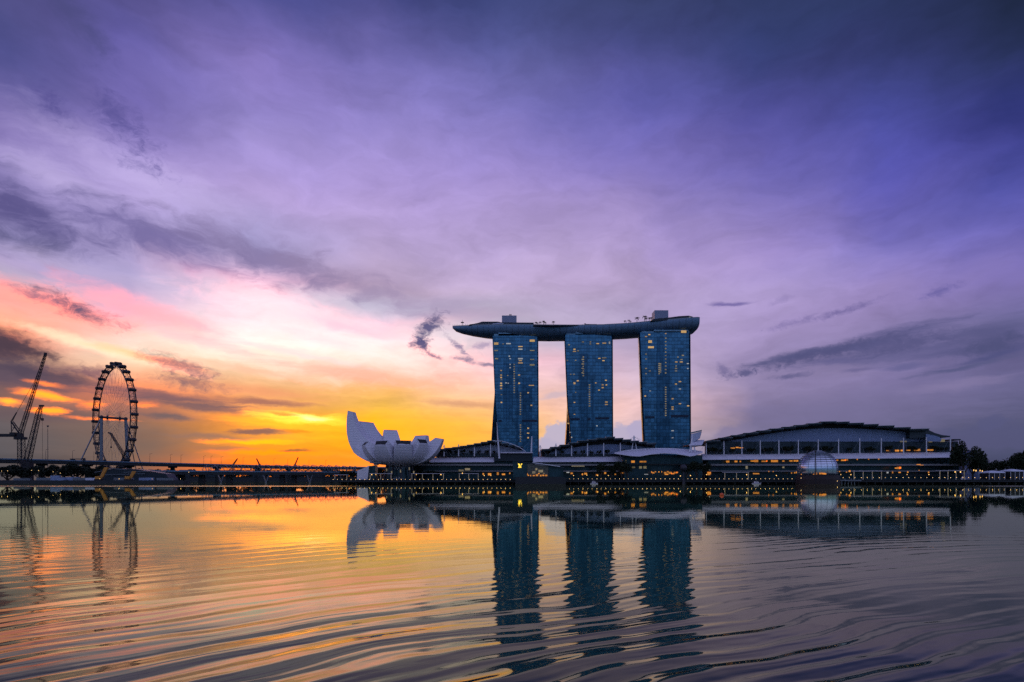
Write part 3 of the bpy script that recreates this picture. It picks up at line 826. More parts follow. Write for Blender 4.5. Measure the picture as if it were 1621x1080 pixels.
m = MB()
for px in [717, 719.5, 722, 724.5, 727, 730, 734, 737, 740] + list(range(745, 800, 4)):
    Y, hw, z = at_deck(px); y0 = Y - hw + .2; x = WX(px, y0); m.bar((x, y0, z), (x, y0, z + 3.0 if px < 742 else z + 2), .22)
    if px > 717: m.bar(lastp, (x, y0, z + 1.8), .1)
    lastp = (x, y0, z + 1.8)
m.build('railing', M['mast_white'], deck)
Y, hw, z = at_deck(732); m = MB(); x = WX(732, Y); m.bar((x, Y, z - .5), (x, Y, WZ(508.4, Y)), .5); m.box(x - 2, x + 2, Y - 1, Y + 1, WZ(511.4, Y), WZ(510.2, Y)); m.bar((x, Y, WZ(509, Y)), (x, Y, WZ(507, Y)), .25)
m.build('signal_mast', M['dark_steel'], deck)
for t in (T1, T2, T3, deck): settle(t)

# ------------------------------------------------------------------ lotus shaped museum
museum = thing('lotus_museum', 'white lotus shaped museum with upturned petals beside the water', 'museum')
MX, MY = WX(632, 528), 528.0
def bez(P, t):
    a = (1-t)**3; b = 3*t*(1-t)**2; c = 3*t*t*(1-t); d = t**3
    return (a*P[0][0]+b*P[1][0]+c*P[2][0]+d*P[3][0], a*P[0][1]+b*P[1][1]+c*P[2][1]+d*P[3][1])
def petal(theta, out, inn, w_out, w_in, w_tip, k_base=.34, skylight=True, label=None):
    """one petal: outer and inner profile (radius, height), half widths of its outer and inner faces"""
    th = math.radians(theta); rad = Vector((math.sin(th), -math.cos(th), 0)); tan = Vector((math.cos(th), math.sin(th), 0))
    c = Vector((MX, MY, 0)); n = 22; rings = []
    def P(r, z, s): return c + rad * r + tan * s + Vector((0, 0, z))
    for i in range(n + 1):
        t = i / n
        ro, zo = bez(out, t); ri, zi = bez(inn, t)
        f = max(0.0, (t - .45) / .55)
        wo = min(k_base * ro, w_out) * (1 - f) + w_tip * f if t > .45 else min(k_base * ro, w_out)
        wi = min(.36 * max(ri, 4), w_in) * (1 - f) + w_tip * 1.12 * f if t > .45 else min(.36 * max(ri, 4), w_in)
        d = Vector((ro - ri, zo - zi)); bulge = .05 * wo
        rings.append([P(ro, zo, -wo), P(ro + bulge * 1.2, zo - bulge * .6, -wo * .5), P(ro + bulge * 1.6, zo - bulge * .8, 0), P(ro + bulge * 1.2, zo - bulge * .6, wo * .5), P(ro, zo, wo),
                      P((ro + ri) / 2, (zo + zi) / 2, (wo + wi) / 2 * 1.0), P(ri, zi, wi), P(ri - .3, zi - .3, 0), P(ri, zi, -wi), P((ro + ri) / 2, (zo + zi) / 2, -(wo + wi) / 2 * 1.0)])
    m = MB(); m.loft(rings, True, 0, True)
    o = m.build('petal', M['white_shell'], museum)
    me = o.data
    me.polygons.foreach_set('use_smooth', [len(p.vertices) == 4 for p in me.polygons])
    try: me.set_sharp_from_angle(angle=math.radians(32))
    except Exception: pass
    if skylight:
        r = rings[-1]; cen = sum((Vector(p) for p in r), Vector()) / len(r)
        nrm = (Vector(r[0]) - cen).cross(Vector(r[4]) - cen).normalized()
        outw = rad * .6 + Vector((0, 0, .5))
        if nrm.dot(outw) < 0: nrm = -nrm
        q = [cen + (Vector(p) - cen) * .92 for p in (r[0], r[4], r[6], r[8])]
        m = MB(); m.hexa([p - nrm * .2 for p in q] + [p + nrm * .12 for p in q])
        m.build('skylight', M['shade'], o)
    return o
B0 = (7, 17)
# (angle from the viewer, outer profile, inner profile, widths)
petal(-104, [B0, (35, 17), (54, 34), (51.2, 68)], [(5, 30), (26, 36), (42, 47), (45.6, 66.6)], 12, 9, 2.2)
petal(-126, [B0, (30, 17), (51, 34), (52, 60.0)], [(5, 30), (22, 36), (37, 43), (45, 59.0)], 13, 12, 7.5)
petal(-154, [B0, (24, 17), (37, 30), (37, 52)], [(5, 29), (16, 33), (26, 38), (31, 51.5)], 12, 11, 5.6)
petal(149, [B0, (24, 17), (35, 28), (35, 46)], [(5, 29), (16, 31), (25, 36), (30, 46)], 12, 11, 6)
petal(118, [B0, (24, 17), (34, 26), (36, 39)], [(5, 28), (14, 30), (24, 33), (31, 40)], 12, 11, 5)
petal(87, [B0, (26, 16.5), (36, 25), (41, 40.5)], [(5, 27), (14, 28), (24, 33), (34, 41.5)], 12, 10, 4.0)
petal(54, [B0, (21, 16.5), (29, 23), (31.5, 35.6)], [(5, 27), (14, 29), (23, 32), (28.5, 39.4)], 12, 10.5, 5.2)
petal(18, [B0, (21, 16.5), (28, 22), (30.5, 34.0)], [(5, 27), (14, 29), (22, 32), (27.5, 37.8)], 12, 11, 6.4)
petal(-20, [B0, (21, 16.5), (29, 22), (31.5, 33.6)], [(5, 27), (14, 29), (23, 32), (28.5, 37.4)], 12, 10.5, 5.6)
petal(-57, [B0, (22, 16.5), (31, 23), (33.5, 34.0)], [(5, 27), (14, 29), (24, 32), (30.5, 37.0)], 12, 10, 4.2)
petal(-90, [B0, (24, 16.5), (36, 24), (41.5, 29.0)], [(5, 25), (18, 26), (30, 28), (40.0, 33.2)], 10, 8, 3.0)
# underside dish, legs, basket of tubes and the glass lobby
m = MB(); m.loft([[Vector((MX + r * math.cos(a * math.pi / 16), MY + r * math.sin(a * math.pi / 16), z)) for a in range(32)] for r, z in ((3, 14.4), (8, 15.2), (14, 17.4), (19, 20))], True, 0, True)
m.build('bowl_underside', M['white_shell'], museum, True)
for k in range(10):
    a = math.radians(18 + 36 * k); m = MB()
    p0 = Vector((MX + 15 * math.sin(a), MY - 15 * math.cos(a), 3.0)); p1 = Vector((MX + 11 * math.sin(a), MY - 11 * math.cos(a), 17.5))
    m.tube([p0, p1], .9, 10); m.build('leg', M['dark_steel'], museum)
m = MB()
for k in range(16):
    a, b = math.radians(22.5 * k), math.radians(22.5 * k + 62)
    pts = []
    for i in range(7):
        t = i / 6; r = 4.5 + 4 * (2 * t - 1) ** 2; c = a + (b - a) * t
        pts.append((MX + r * math.cos(c), MY + r * math.sin(c), 3 + 13 * t))
    m.tube(pts, .22, 6); pts = [(2 * MX - p[0], p[1], p[2]) for p in pts]; m.tube(pts, .22, 6)
m.build('tube_basket', M['mast_white'], museum)
m = MB(); m.loft([[Vector((MX + r * math.cos(a * math.pi / 12), MY + 3 + r * .7 * math.sin(a * math.pi / 12), z)) for a in range(24)] for r, z in ((13, 3.0), (12, 15), (11.6, 17.4), (0.5, 17.6))], True, 0, True)
m.build('glass_lobby', M['glass_dark'], museum)
for px, py in ((612,744),(620,748),(634,746),(648,742),(655,748)):
    m = MB(); p = W(px, py, 512); m.box(p.x - .5, p.x + .5, p.y - .2, p.y + .2, p.z - 1.2, p.z + 1.2); m.build('lit_window', M['lit_dim'], museum)
settle(museum)
# the small white wedge beside it
wedge = thing('entrance_pavilion', 'small white wedge shaped building left of the museum base', 'building')
Yw = 505.5
m = MB(); m.prism([(WX(565, Yw), 3.0), (WX(565.5, Yw), WZ(745.5, Yw)), (WX(584, Yw), WZ(737.5, Yw)), (WX(581.5, Yw), 3.0)], Yw, Yw + 9)
m.build('sloping_wall', M['white'], wedge)
m = MB(); m.prism([(WX(582, Yw + 2), 3.0), (WX(584.4, Yw + 2), WZ(738.5, Yw + 2)), (WX(594, Yw + 2), WZ(736.5, Yw + 2)), (WX(594, Yw + 2), 3.0)], Yw + 2, Yw + 11)
m.build('glass_front', M['glass_dark'], wedge)
m = MB(); m.box(WX(584.5, Yw), WX(603, Yw), Yw + 1, Yw + 12, WZ(733.4, Yw), WZ(732, Yw)); m.box(WX(590, Yw), WX(596, Yw), Yw + 3, Yw + 9, WZ(736, Yw), WZ(733.5, Yw))
m.build('stair_tower_roof', M['steel'], wedge)
settle(wedge)

# ------------------------------------------------------------------ the three halls under stepped roofs
def hall(label, Y, plates, gable_bottom, wall_poly, wall_mat, masts, mast_top, mast_foot, stays, front, extra=None, plate_back=75):
    t = thing('stepped_roof_hall', label, 'hall', 'halls with stepped roofs along the quay')
    for i, (a, b, py) in enumerate(plates):
        y0 = Y - 13; m = MB(); z = WZ(py, y0); x0, x1 = WX(a, y0), WX(b + 1.6, y0)
        lift = .35
        m.hexa([(x0, y0, z - 1.9), (x1, y0, z - 1.9 + lift), (x1, y0 + plate_back, z - 1.9 + lift), (x0, y0 + plate_back, z - 1.9),
                (x0, y0 - .4, z - .45), (x1, y0 - .4, z - .45 + lift), (x1, y0 + plate_back, z - .45 + lift), (x0, y0 + plate_back, z - .45)])
        o = m.build('roof_plate', M['roof_dark'], t)
        m = MB(); m.hexa([(x0 - .1, y0 - .7, z - .44), (x1 + .1, y0 - .7, z - .44 + lift), (x1 + .1, y0 + 3, z - .44 + lift), (x0 - .1, y0 + 3, z - .44), (x0 - .1, y0 - .7, z), (x1 + .1, y0 - .7, z + lift), (x1 + .1, y0 + 3, z + lift), (x0 - .1, y0 + 3, z)])
        m.build('plate_edge', M['roof_edge'], o)
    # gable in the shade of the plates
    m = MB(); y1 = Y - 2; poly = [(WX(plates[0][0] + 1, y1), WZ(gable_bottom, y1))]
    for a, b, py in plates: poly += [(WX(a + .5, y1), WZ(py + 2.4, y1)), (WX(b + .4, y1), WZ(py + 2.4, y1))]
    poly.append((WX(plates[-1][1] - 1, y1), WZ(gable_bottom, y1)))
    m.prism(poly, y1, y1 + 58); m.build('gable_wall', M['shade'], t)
    m = MB(); yw = Y - 3.2
    m.prism([(WX(x, yw), WZ(y, yw)) for x, y in wall_poly], yw, yw + 1.1); m.build('curved_upper_wall', wall_mat, t)
    for x in masts:
        ym = Y - 11; m = MB()
        m.tube([(WX(x, ym), ym, WZ(mast_foot, ym)), (WX(x, ym), ym, WZ(interp(mast_top, x), ym))], [.55, .42], 8)
        o = m.build('mast', M['mast_white'], t)
        if stays:
            m = MB(); top = Vector((WX(x, ym), ym, WZ(interp(mast_top, x) + 1, ym)))
            for dx in (-11, 11): m.bar(top, (WX(x + dx, ym), ym + 3, WZ(mast_foot - 1, ym)), .16)
            m.build('stay_cable', M['steel'], o)
    x0, x1 = front['px']; yf = front.get('Y', Y - 8)
    # terrace glazing behind the masts
    if front.get('glass'):
        g0, g1, ga, gb = front['glass']; m = MB(); m.box(WX(ga, Y - 4), WX(gb, Y - 4), Y - 4.6, Y - 3.3, WZ(g1, Y), WZ(g0, Y)); m.build('terrace_glazing', M['terrace_glass'], t)
    # shaded shopping front below the canopy
    m = MB(); m.box(WX(x0, Y), WX(x1, Y), Y - 4.7, Y + 50, 3.0, WZ(front['canopy'][1][1] - 1.0, Y)); m.build('shop_front', M['glass_dark'], t)
    m = MB()
    for zpy, dpt in ((735.5, 7.5), (746.0, 9.0)):
        z = WZ(zpy, Y - 10); m.box(WX(x0 + 1, Y), WX(x1 - 1, Y), Y - 4.7 - dpt, Y - 4.72, z - .5, z + .5)
    m.box(WX(x0 + 1, Y), WX(x1 - 1, Y), Y - 12.5, Y - 12.2, WZ(737.5, Y - 10), WZ(735.6, Y - 10))
    m.build('gallery_floor', M['concrete'], t)
    return t

def canopy(t, Y, pts, depth, ribs):
    """a long white sloping awning: (px, py of its back edge, py of its front edge)"""
    m = MB(); rings = []
    for px, pb, pf in pts:
        yb, yf = Y - 2, Y - 2 - depth
        zb, zf = WZ(pb, yb), WZ(pf, yf); xb, xf = WX(px, yb), WX(px, yf)
        ring = []
        for k in range(6):
            f = k / 5; ring.append(Vector((xb + (xf - xb) * f, yb + (yf - yb) * f, zb + (zf - zb) * f + 1.1 * math.sin(math.pi * f))))
        ring += [r + Vector((0, 0, -.35)) for r in reversed(ring)]
        rings.append(ring)
    m.loft(rings, True, 0, True)
    o = m.build('canopy', M['fabric'], t)
    a, b = pts[0][0], pts[-1][0]
    for i in range(ribs):
        px = a + (b - a) * (i + .5) / ribs
        pb = interp({p[0]: p[1] for p in pts}, px); pf = interp({p[0]: p[2] for p in pts}, px)
        yb, yf = Y - 2, Y - 2 - depth; q = []
        for k in range(6):
            f = k / 5; q.append((WX(px - 3, yb) + (WX(px + 2.4, yf) - WX(px - 3, yb)) * f, yb + (yf - yb) * f, WZ(pb, yb) + (WZ(pf, yf) - WZ(pb, yb)) * f + 1.1 * math.sin(math.pi * f) + .12))
        m = MB(); m.tube(q, .17, 5); m.build('canopy_rib', M['mast_white'], o)
    return o

def lit_shops(t, Y, items, k='lit_shop', name='lit_shop_window'):
    for it in items:
        px, py, w, h = it[:4]; m = MB(); m.box(-w/2, w/2, -.15, .15, -h/2, h/2)
        o = m.build(name, M[it[4] if len(it) > 4 else k], t); o.location = (WX(px, Y), Y, WZ(py, Y)); o.scale = (WR.uniform(.55, 1.0), 1, WR.uniform(.5, .95))

# left wing
plates = [(683,704,711),(704,716,709.2),(716,728,707.8),(728,739,706),(739,750,704.2),(750,761,702),(761,771,699.8),(771,783,697.6),(783,793,699.5),(793,804,702),(804,815,704.6),(815,826,707.4)]
H1 = hall('low hall with stepped roof and round trees between museum and first tower', 570, plates, 722,
  [(690,722),(690,713.5),(716,712),(740,709),(760,706.2),(778,704.4),(795,706.5),(812,710),(832,715.5),(843,719.5),(843,722)], M['pale_wall'],
  [703,726,751,776.5], {700:704, 776:703}, 722.5, True, dict(px=(652,844), glass=(718,723.5,690,790), canopy=((684,724),(782,731.5))))
canopy(H1, 570, [(680,724.4,731.6),(720,724.0,731.4),(782,723.6,731.2)], 11, 8)
m = MB(); m.box(WX(783,556), WX(843,556), 556, 575, WZ(730,556), WZ(717.5,556)); m.build('dark_wing', M['pav_dark'], H1)
m = MB(); m.box(WX(792.5,554), WX(843.5,554), 553, 576, WZ(717.6,554), WZ(716,554)); m.build('flat_roof', M['fabric'], H1)
m = MB(); q = [W(790.5,726,552), W(788.5,700,552), W(787.3,685,552), W(786.6,668,552)]; m.tube(q, [.95,.7,.4,.15], 8); o = m.build('mast', M['mast_white'], H1)
m = MB()
for px, py in ((776,722),(806,717),(820,717)): m.bar(W(788,694,552), W(px, py, 552), .16)
m.build('stay_cable', M['steel'], o)
m = MB(); m.tube([W(841,717,553), W(842,691,553)], [.8,.5], 8); o = m.build('mast', M['mast_white'], H1)
m = MB()
for px, py in ((822,717),(832,717),(858,722)): m.bar(W(842,694,553), W(px, py, 553), .16)
m.build('stay_cable', M['steel'], o)
m = MB(); m.tube([W(px, py, 556) for px, py in ((780,698),(795,698.5),(810,703),(822,708),(832,715))], .3, 6); m.build('arched_roof_tube', M['mast_white'], H1)
lit_shops(H1, 555, [(765,750.5,2,2.2),(775,751,4,3),(788,750,2.5,3),(797,751,5,2),(807,749.5,2,2),(740,743,7,2.4,'lit_dim'),(730,745,5,2,'lit_dim')])
# middle wing
plates = [(857,871,711),(871,886,707.6),(886,900,704.2),(900,915,700.9),(915,930,697.7),(930,944,695.6),(944,959,693.6),(959,972,691.8),(972,985,693.8),(985,998,695.9),(998,1010,697.9),(1010,1023,699.6),(1023,1037,701.6)]
H2 = hall('middle hall with stepped dark roof in front of the second tower', 565, plates, 722,
  [(862,722),(872,716),(890,711.5),(915,707.5),(940,704.6),(965,703.2),(990,704.5),(1015,707),(1036,709.5),(1040,722)], M['blue_wall'],
  [855,880,904.8,930,955.6,982], {855:705, 880:702.5, 982:701.5}, 722, True, dict(px=(845,1118), glass=(719,723.5,862,1040), canopy=((845,723),(985,731.2))))
canopy(H2, 565, [(844,723.4,731.2),(900,722.8,731),(985,722.2,730.6)], 11, 9)
lit_shops(H2, 550, [(905,749.5,3,2),(922,751,2,2),(927,750,3,2.4),(945,752,3,1.5),(958,749,2,2),(974,751,2,2),(985,749,4,2),(1001,751,3,1.3,'lit_pale'),(915,738,16,1.4,'lit_dim'),(1122,750,3,4),(1123,743.5,2,1.4,'lit_pale'),(1092,750,3,2),(899,748,3,1.4,'lit_pale')])
# convention hall
plates = [(1117,1138,698),(1138,1158,693.2),(1158,1178,689),(1178,1199,685.4),(1199,1219,681.8),(1219,1239,678.6),(1239,1258,675.8),(1258,1278,673),(1278,1299,670.3),(1299,1322,667.4),(1322,1343,667.9),(1343,1366,669.7),(1366,1389,671.7),(1389,1414,674),(1414,1440,676.6),(1440,1469,679)]
H3 = hall('long convention hall with the biggest stepped roof, behind the glass dome', 565, plates, 701,
  [(1126,702),(1150,699),(1175,694.5),(1200,689.8),(1225,685.8),(1250,682.3),(1275,679.8),(1300,678.4),(1330,678),(1365,679),(1400,681),(1430,683.5),(1468,687),(1468,699),(1300,699.5),(1126,702.6)], M['blue_wall'],
  [1118,1146,1174.4,1203.5,1233,1263.7,1295.2,1327.4,1361,1395,1430.2,1466.6,1504.5], {1118:699, 1300:695.5, 1470:692, 1505:691}, 720, True,
  dict(px=(1110,1513), glass=(699.6,720,1116,1503), canopy=((1110,718),(1513,724))))
canopy(H3, 565, [(1110,718.6,727.6),(1200,718,727),(1300,717,726.2),(1400,716,725.4),(1513,714.4,724)], 11, 26)
m = MB(); y1 = 556
m.prism([(WX(1440,y1), WZ(681,y1)), (WX(1469,y1), WZ(680.4,y1)), (WX(1480,y1), WZ(685.5,y1)), (WX(1492,y1), WZ(689,y1)), (WX(1505,y1), WZ(690.2,y1)), (WX(1505,y1), WZ(692,y1)), (WX(1485,y1), WZ(692.3,y1)), (WX(1440,y1), WZ(693.5,y1))], y1, y1 + 40)
m.build('end_roof_sweep', M['roof_dark'], H3)
m = MB(); m.prism([(WX(1466,y1-1), WZ(699,y1)), (WX(1466,y1-1), WZ(687,y1)), (WX(1484,y1-1), WZ(691,y1)), (WX(1490,y1-1), WZ(694,y1)), (WX(1490,y1-1), WZ(699,y1))], y1 - 1, y1 - .02); m.build('curved_upper_wall', M['blue_wall'], H3)
m = MB(); m.box(WX(1505,560), WX(1516,560), 556, 572, WZ(697.6,560), WZ(695.6,560)); m.box(WX(1506,560), WX(1514,560), 558, 570, WZ(718,560), WZ(699,560)); m.build('side_terrace', M['pav_dark'], H3)
lit_shops(H3, 559.5, [(1160,709.5,4,1.6),(1167,708.5,4,1.2),(1173,709,4,1.2),(1406,713.5,6,1.8),(1420,713.5,4,1.8),(1428,713.3,3,1.8),(1438,713,4,1.6),(1452,712.4,9,2.2),(1472,712.6,7,2),(1473,699,5,3,'lit_dim'),(1492,697.5,6,3,'lit_dim'),(1430,699,10,2,'lit_dim')])
lit_shops(H3, 556, [(1152,730.8,5.5,2.4),(1165,730.6,4.5,2),(1172,730.6,1.6,2),(1191,730,5,1.6),(1197,729.8,4,2.4),(1210,730.4,6,2),(1214,729.6,2,2),(1226,730,7,2.2),(1240,730,3,1.4),(1252,729.8,4,1.4),(1258,729.6,3,1.8),(1262,729.6,2,1.6),(1325,728.6,3,1.6),(1335,728.8,5,2.2),(1340,728,3,2),(1357,727.2,1.4,2),(1375,726.8,1.4,1.6),(1391,726.8,1.4,1.4)])
lit_shops(H3, 551, [(1182,740,2,3,'lit_dim'),(1240,740,2,2,'lit_dim'),(1122,743,2,1.6),(1122.5,749,3.4,3),(1197,750,6,2),(1217,746.5,1.4,1.4),(1224,746.6,1.4,1.4),(1253,749,1.6,2),(1258,748.6,1.6,2),(1260.6,748,1,2),(1329,746.6,1.4,1.4),(1340,747.5,1.4,1.4),(1345,746,2,2),(1405,748.2,3,2,'lit_pale'),(1413,748,1.4,2),(1418,741.2,2,1.6),(1422.5,741,4,2.2),(1425,740.6,2,2),(1424,748,3.4,1.6),(1437,747.6,1.4,2),(1454,735.5,4,1),(1459,736.4,3,1),(1470,748,1.2,3,'lit_shop'),(1455,744.6,1,1)])
for t in (H1, H2): settle(t)
# white sail canopies between tower and convention hall
sail = thing('sail_canopy', 'pair of tilted white sail canopies on legs right of the last tower', 'canopy')
Ys = 545
m = MB(); m.hexa([W(1093.5,703,Ys), W(1107,694,Ys), W(1108,694,Ys+12), W(1094.5,703,Ys+12), W(1093.5,687.5,Ys), W(1110.5,683,Ys), W(1111,683.4,Ys+12), W(1094,688,Ys+12)]); m.build('slatted_box', M['pale_wall'], sail)
m = MB(); m.hexa([W(1093,686.9,Ys-.4), W(1110.6,682.4,Ys-.4), W(1111,682.6,Ys+12), W(1093,687,Ys+12), W(1093,684.6,Ys-.4), W(1110.8,680.6,Ys-.4), W(1111,680.8,Ys+12), W(1093,684.8,Ys+12)]); m.build('dark_roof', M['roof_edge'], sail)
m = MB(); m.hexa([W(1090.5,705.6,Ys-6), W(1111,705.2,Ys-6), W(1115,697.4,Ys+6), W(1103,697.6,Ys+6), W(1090.5,704.4,Ys-6), W(1111,704.2,Ys-6), W(1115.4,696.4,Ys+6), W(1103,696.8,Ys+6)]); m.build('sail', M['fabric'], sail)
for a, b in (((1096.5,688),(1091.6,716)), ((1096.5,688),(1094.2,716)), ((1098.5,705),(1100.6,716))):
    m = MB(); m.tube([W(a[0],a[1],Ys-3), W(b[0],b[1],Ys-3)], .6, 8); m.build('leg', M['mast_white'], sail)
settle(sail)
# arched canopy of the event plaza
plaza = thing('plaza_arch', 'wide arched white canopy over the event plaza between the halls', 'canopy')
m = MB(); rings = []
TOPC = {973:717.4, 985:714.6, 1000:712.6, 1020:711, 1042:710.3, 1065:710.6, 1085:711.9, 1100:713.4, 1112:715.4}
LOWC = {973:717.9, 985:719.6, 1000:721.8, 1012:722.2, 1030:719.2, 1050:717.4, 1068:718.2, 1082:720.2, 1092:722.2, 1100:721, 1112:716}
xs = [973,979,985,992,1000,1006,1012,1020,1030,1040,1050,1060,1068,1075,1082,1088,1092,1100,1106,1112]
for px in xs:
    yb, yf = 556, 532; pb, pf = interp(TOPC, px), interp(LOWC, px)
    a, b = W(px, pb, yb), W(px, pf, yf); mid = (a + b) / 2 + Vector((0, 0, .8))
    rings.append([a, mid, b, b - Vector((0, 0, .4)), mid - Vector((0, 0, .4)), a - Vector((0, 0, .4))])
m.loft(rings, True, 0, True); m.build('membrane', M['fabric'], plaza)
m = MB(); m.tube([W(px, interp(TOPC, px), 555) for px in xs], .55, 7); m.build('edge_tube', M['mast_white'], plaza)
m = MB(); m.tube([W(px, interp(LOWC, px) + .2, 531.6) for px in xs], .4, 7); m.build('edge_tube', M['mast_white'], plaza)
for i, px in enumerate(xs[2:-2]):
    a, b = W(px, interp(TOPC, px) + .6, 554), W(px + (2 if px < 1045 else -2), interp(LOWC, px), 532); m = MB(); m.bar(a - Vector((0,0,.55)), b - Vector((0,0,.5)), .22); m.build('rib', M['steel'], plaza)
for fx in (1000.2, 1008.2):
    m = MB(); m.tube([W(1003.6, 689.5, 557), W(fx, 713, 557)], [.35, .7], 8); m.build('mast_leg', M['mast_white'], plaza)
for fx, fy in ((978,713),(1030,711.5),(1043,710.5),(968,716)):
    m = MB(); m.bar(W(1003.6, 691, 557), W(fx, fy, 557), .14); m.build('stay_cable', M['steel'], plaza)
for ax, ay, fx, fy in ((1091,694,1060,711),(1091,696,1070,711.4),(1091,690,1078,711.6)):
    m = MB(); m.bar(W(ax, ay, 556), W(fx, fy, 556), .12); m.build('stay_cable', M['steel'], plaza)
settle(plaza)
stage = thing('plaza_hall', 'dark glass hall with warm lit upper rooms below the arched canopy', 'hall')
m = MB(); m.box(WX(988,545), WX(1112,545), 545, 562, 3.0, WZ(720.5,545)); m.build('glass_hall', M['glass_dark'], stage)
m = MB(); m.box(WX(986,542), WX(1114,542), 540, 563, WZ(736,542), WZ(734.6,542)); m.build('gallery_floor', M['shade'], stage)
lit_shops(stage, 544.6, [(1002,731,4.5,2.6),(1015,731,3,2.8),(1020.5,731,4,2.8),(1002,740,4.4,2.4,'lit_dim'),(1014,740,4,2.6,'lit_dim'),(1021,740,5,2.6,'lit_dim'),(991,731,.8,3,'lit_dim')])
lit_shops(stage, 539, [(1031.5,747.4,1.4,2.2),(1034,748.6,3,2),(1037.5,747,1.5,1.4),(1043,747.2,1.4,2),(1047.5,747,1.2,2.4),(1053,748.6,3,1.8),(1057,747,2,2),(1061,748.8,4,2.2),(1065,750,3,2),(1069,748.4,3.4,2.4),(1072,748,1.4,1.4),(1055,751,4,1.3),(1023,751,4,1.2,'lit_pale')])
settle(stage)
settle(H3)

# ------------------------------------------------------------------ crystal pavilion standing in the water
pav = thing('island_pavilion', 'angular glass pavilion with golden monogram standing in the water', 'pavilion')
Yp = 462
m = MB(); m.prism([(WX(816,Yp),-1), (WX(816,Yp), WZ(756.5,Yp)), (WX(820,Yp), WZ(755.2,Yp)), (WX(888,Yp), WZ(755.0,Yp)), (WX(897,Yp), WZ(757,Yp)), (WX(895,Yp),-1)], Yp, Yp + 24); m.build('pontoon_base', M['dark_concrete'], pav)
m = MB(); m.prism([(WX(812.5,Yp+2), WZ(756,Yp)), (WX(811.5,Yp+2), WZ(729.4,Yp)), (WX(834,Yp+2), WZ(734.2,Yp)), (WX(834.6,Yp+2), WZ(756,Yp))], Yp + 2, Yp + 18); m.build('sign_wall', M['glass_dark'], pav)
m = MB(); m.prism([(WX(834.8,Yp+1.5), WZ(754.9,Yp)), (WX(834.4,Yp+1.5), WZ(734.4,Yp)), (WX(868,Yp+1.5), WZ(738.6,Yp)), (WX(868,Yp+1.5), WZ(754.9,Yp))], Yp + 1.5, Yp + 17)
m.build('glowing_glass_wall', None or grid_glass('pavilion_glass', (0.10,0.10,0.08), 1.5, 1.4, line=(0.2,0.18,0.12), metal=.3), pav)
m = MB(); m.prism([(WX(868.2,Yp+2.5), WZ(755,Yp)), (WX(868.2,Yp+2.5), WZ(738.9,Yp)), (WX(891,Yp+2.5), WZ(741.2,Yp)), (WX(892.5,Yp+2.5), WZ(755,Yp))], Yp + 2.5, Yp + 17); m.build('dark_glass_wing', M['glass_dark'], pav)
m = MB(); m.hexa([W(811,729.4,Yp), W(893.5,741,Yp), W(894,741,Yp+20), W(811,729.4,Yp+20), W(811,728.6,Yp), W(893.5,739.8,Yp), W(894,740,Yp+20), W(811,728.8,Yp+20)]); m.build('tilted_roof', M['roof_dark'], pav)
m = MB(); m.hexa([W(843,733.0,Yp-.4), W(887,739.2,Yp-.4), W(887,739.2,Yp+.3), W(843,733.0,Yp+.3), W(843,731.8,Yp-.4), W(887,738.2,Yp-.4), W(887,738.2,Yp+.3), W(843,731.8,Yp+.3)]); m.build('roof_edge', M['mast_white'], pav)
# the monogram: an L laid across a V
m = MB(); ym = Yp + 1.7
def PL(zx, zy): return Vector((WX(680 + zx / 6.754, ym), ym, WZ(660 + zy / 6.754, ym)))
for a, b, w_ in (((950,503),(968,536),.62), ((986,503),(968,536),.36), ((945,503),(958,503),.22), ((978,503),(991,503),.22)): m.bar(PL(*a), PL(*b), w_, .35)
m.build('monogram', M['gold'], pav)
m = MB(); ym = Yp + 1.35
for a, b, w_ in (((962,508),(952,541),.5), ((948,541),(978,541),.3), ((978,541),(981,534),.26), ((955,508),(970,508),.22)): m.bar(PL(*a), PL(*b), w_, .3)
m.build('monogram', M['gold'], pav)
lit_shops(pav, Yp + 1.2, [(836.5,752.6,1.4,1.5),(840,753,1.2,1.2),(845,753,2,1.4),(850,752.4,2.6,2.2),(856,753,2,1.4),(860,752.6,2,2),(864.5,752.8,2.4,1.6),(853,750,1.2,1.2),(835,751,.6,2),(861,749.4,1.4,1.2,'lit_dim'),(845,748,3,2.2,'lit_dim'),(856,746,4,2.6,'lit_dim'),(849,743,2,2,'lit_dim')], name='lit_window')
settle(pav)

# ------------------------------------------------------------------ glass dome on its pontoon
dome = thing('glass_dome', 'round glass dome pavilion floating off the quay on a dark base', 'pavilion')
DX, DY = WX(1294, 452), 452.0; R = 29.3 / F * DY
zc = WZ(748, DY) + 2.2
m = MB(); m.loft([[Vector((DX + r * math.cos(2*math.pi*k/48), DY + r * math.sin(2*math.pi*k/48), z)) for k in range(48)] for r, z in ((R + 1.2, -1), (R + 1.2, 3.6), (R + .7, WZ(753, DY)), (R - .5, WZ(752.4, DY)))], True, 0, True); m.build('pontoon_base', M['rust'], dome)
def dome_ring(a, rr=1.0): return [Vector((DX + R * rr * math.cos(a) * math.cos(2*math.pi*k/64), DY + R * rr * math.cos(a) * math.sin(2*math.pi*k/64), zc + R * rr * 1.0 * math.sin(a))) for k in range(64)]
DG = bpy.data.materials.new('dome_glass'); DG.use_nodes = True
bs = DG.node_tree.nodes['Principled BSDF']; bs.inputs['Base Color'].default_value = (.62, .70, .80, 1); bs.inputs['Metallic'].default_value = .9; bs.inputs['Roughness'].default_value = .12
a0 = -math.asin(min(.35, (zc - WZ(751.5, DY)) / R))
m = MB(); m.loft([dome_ring(a0 + (math.pi/2 - .05 - a0) * i / 20) for i in range(21)], True, 0, True); m.build('glazing', DG, dome, True)
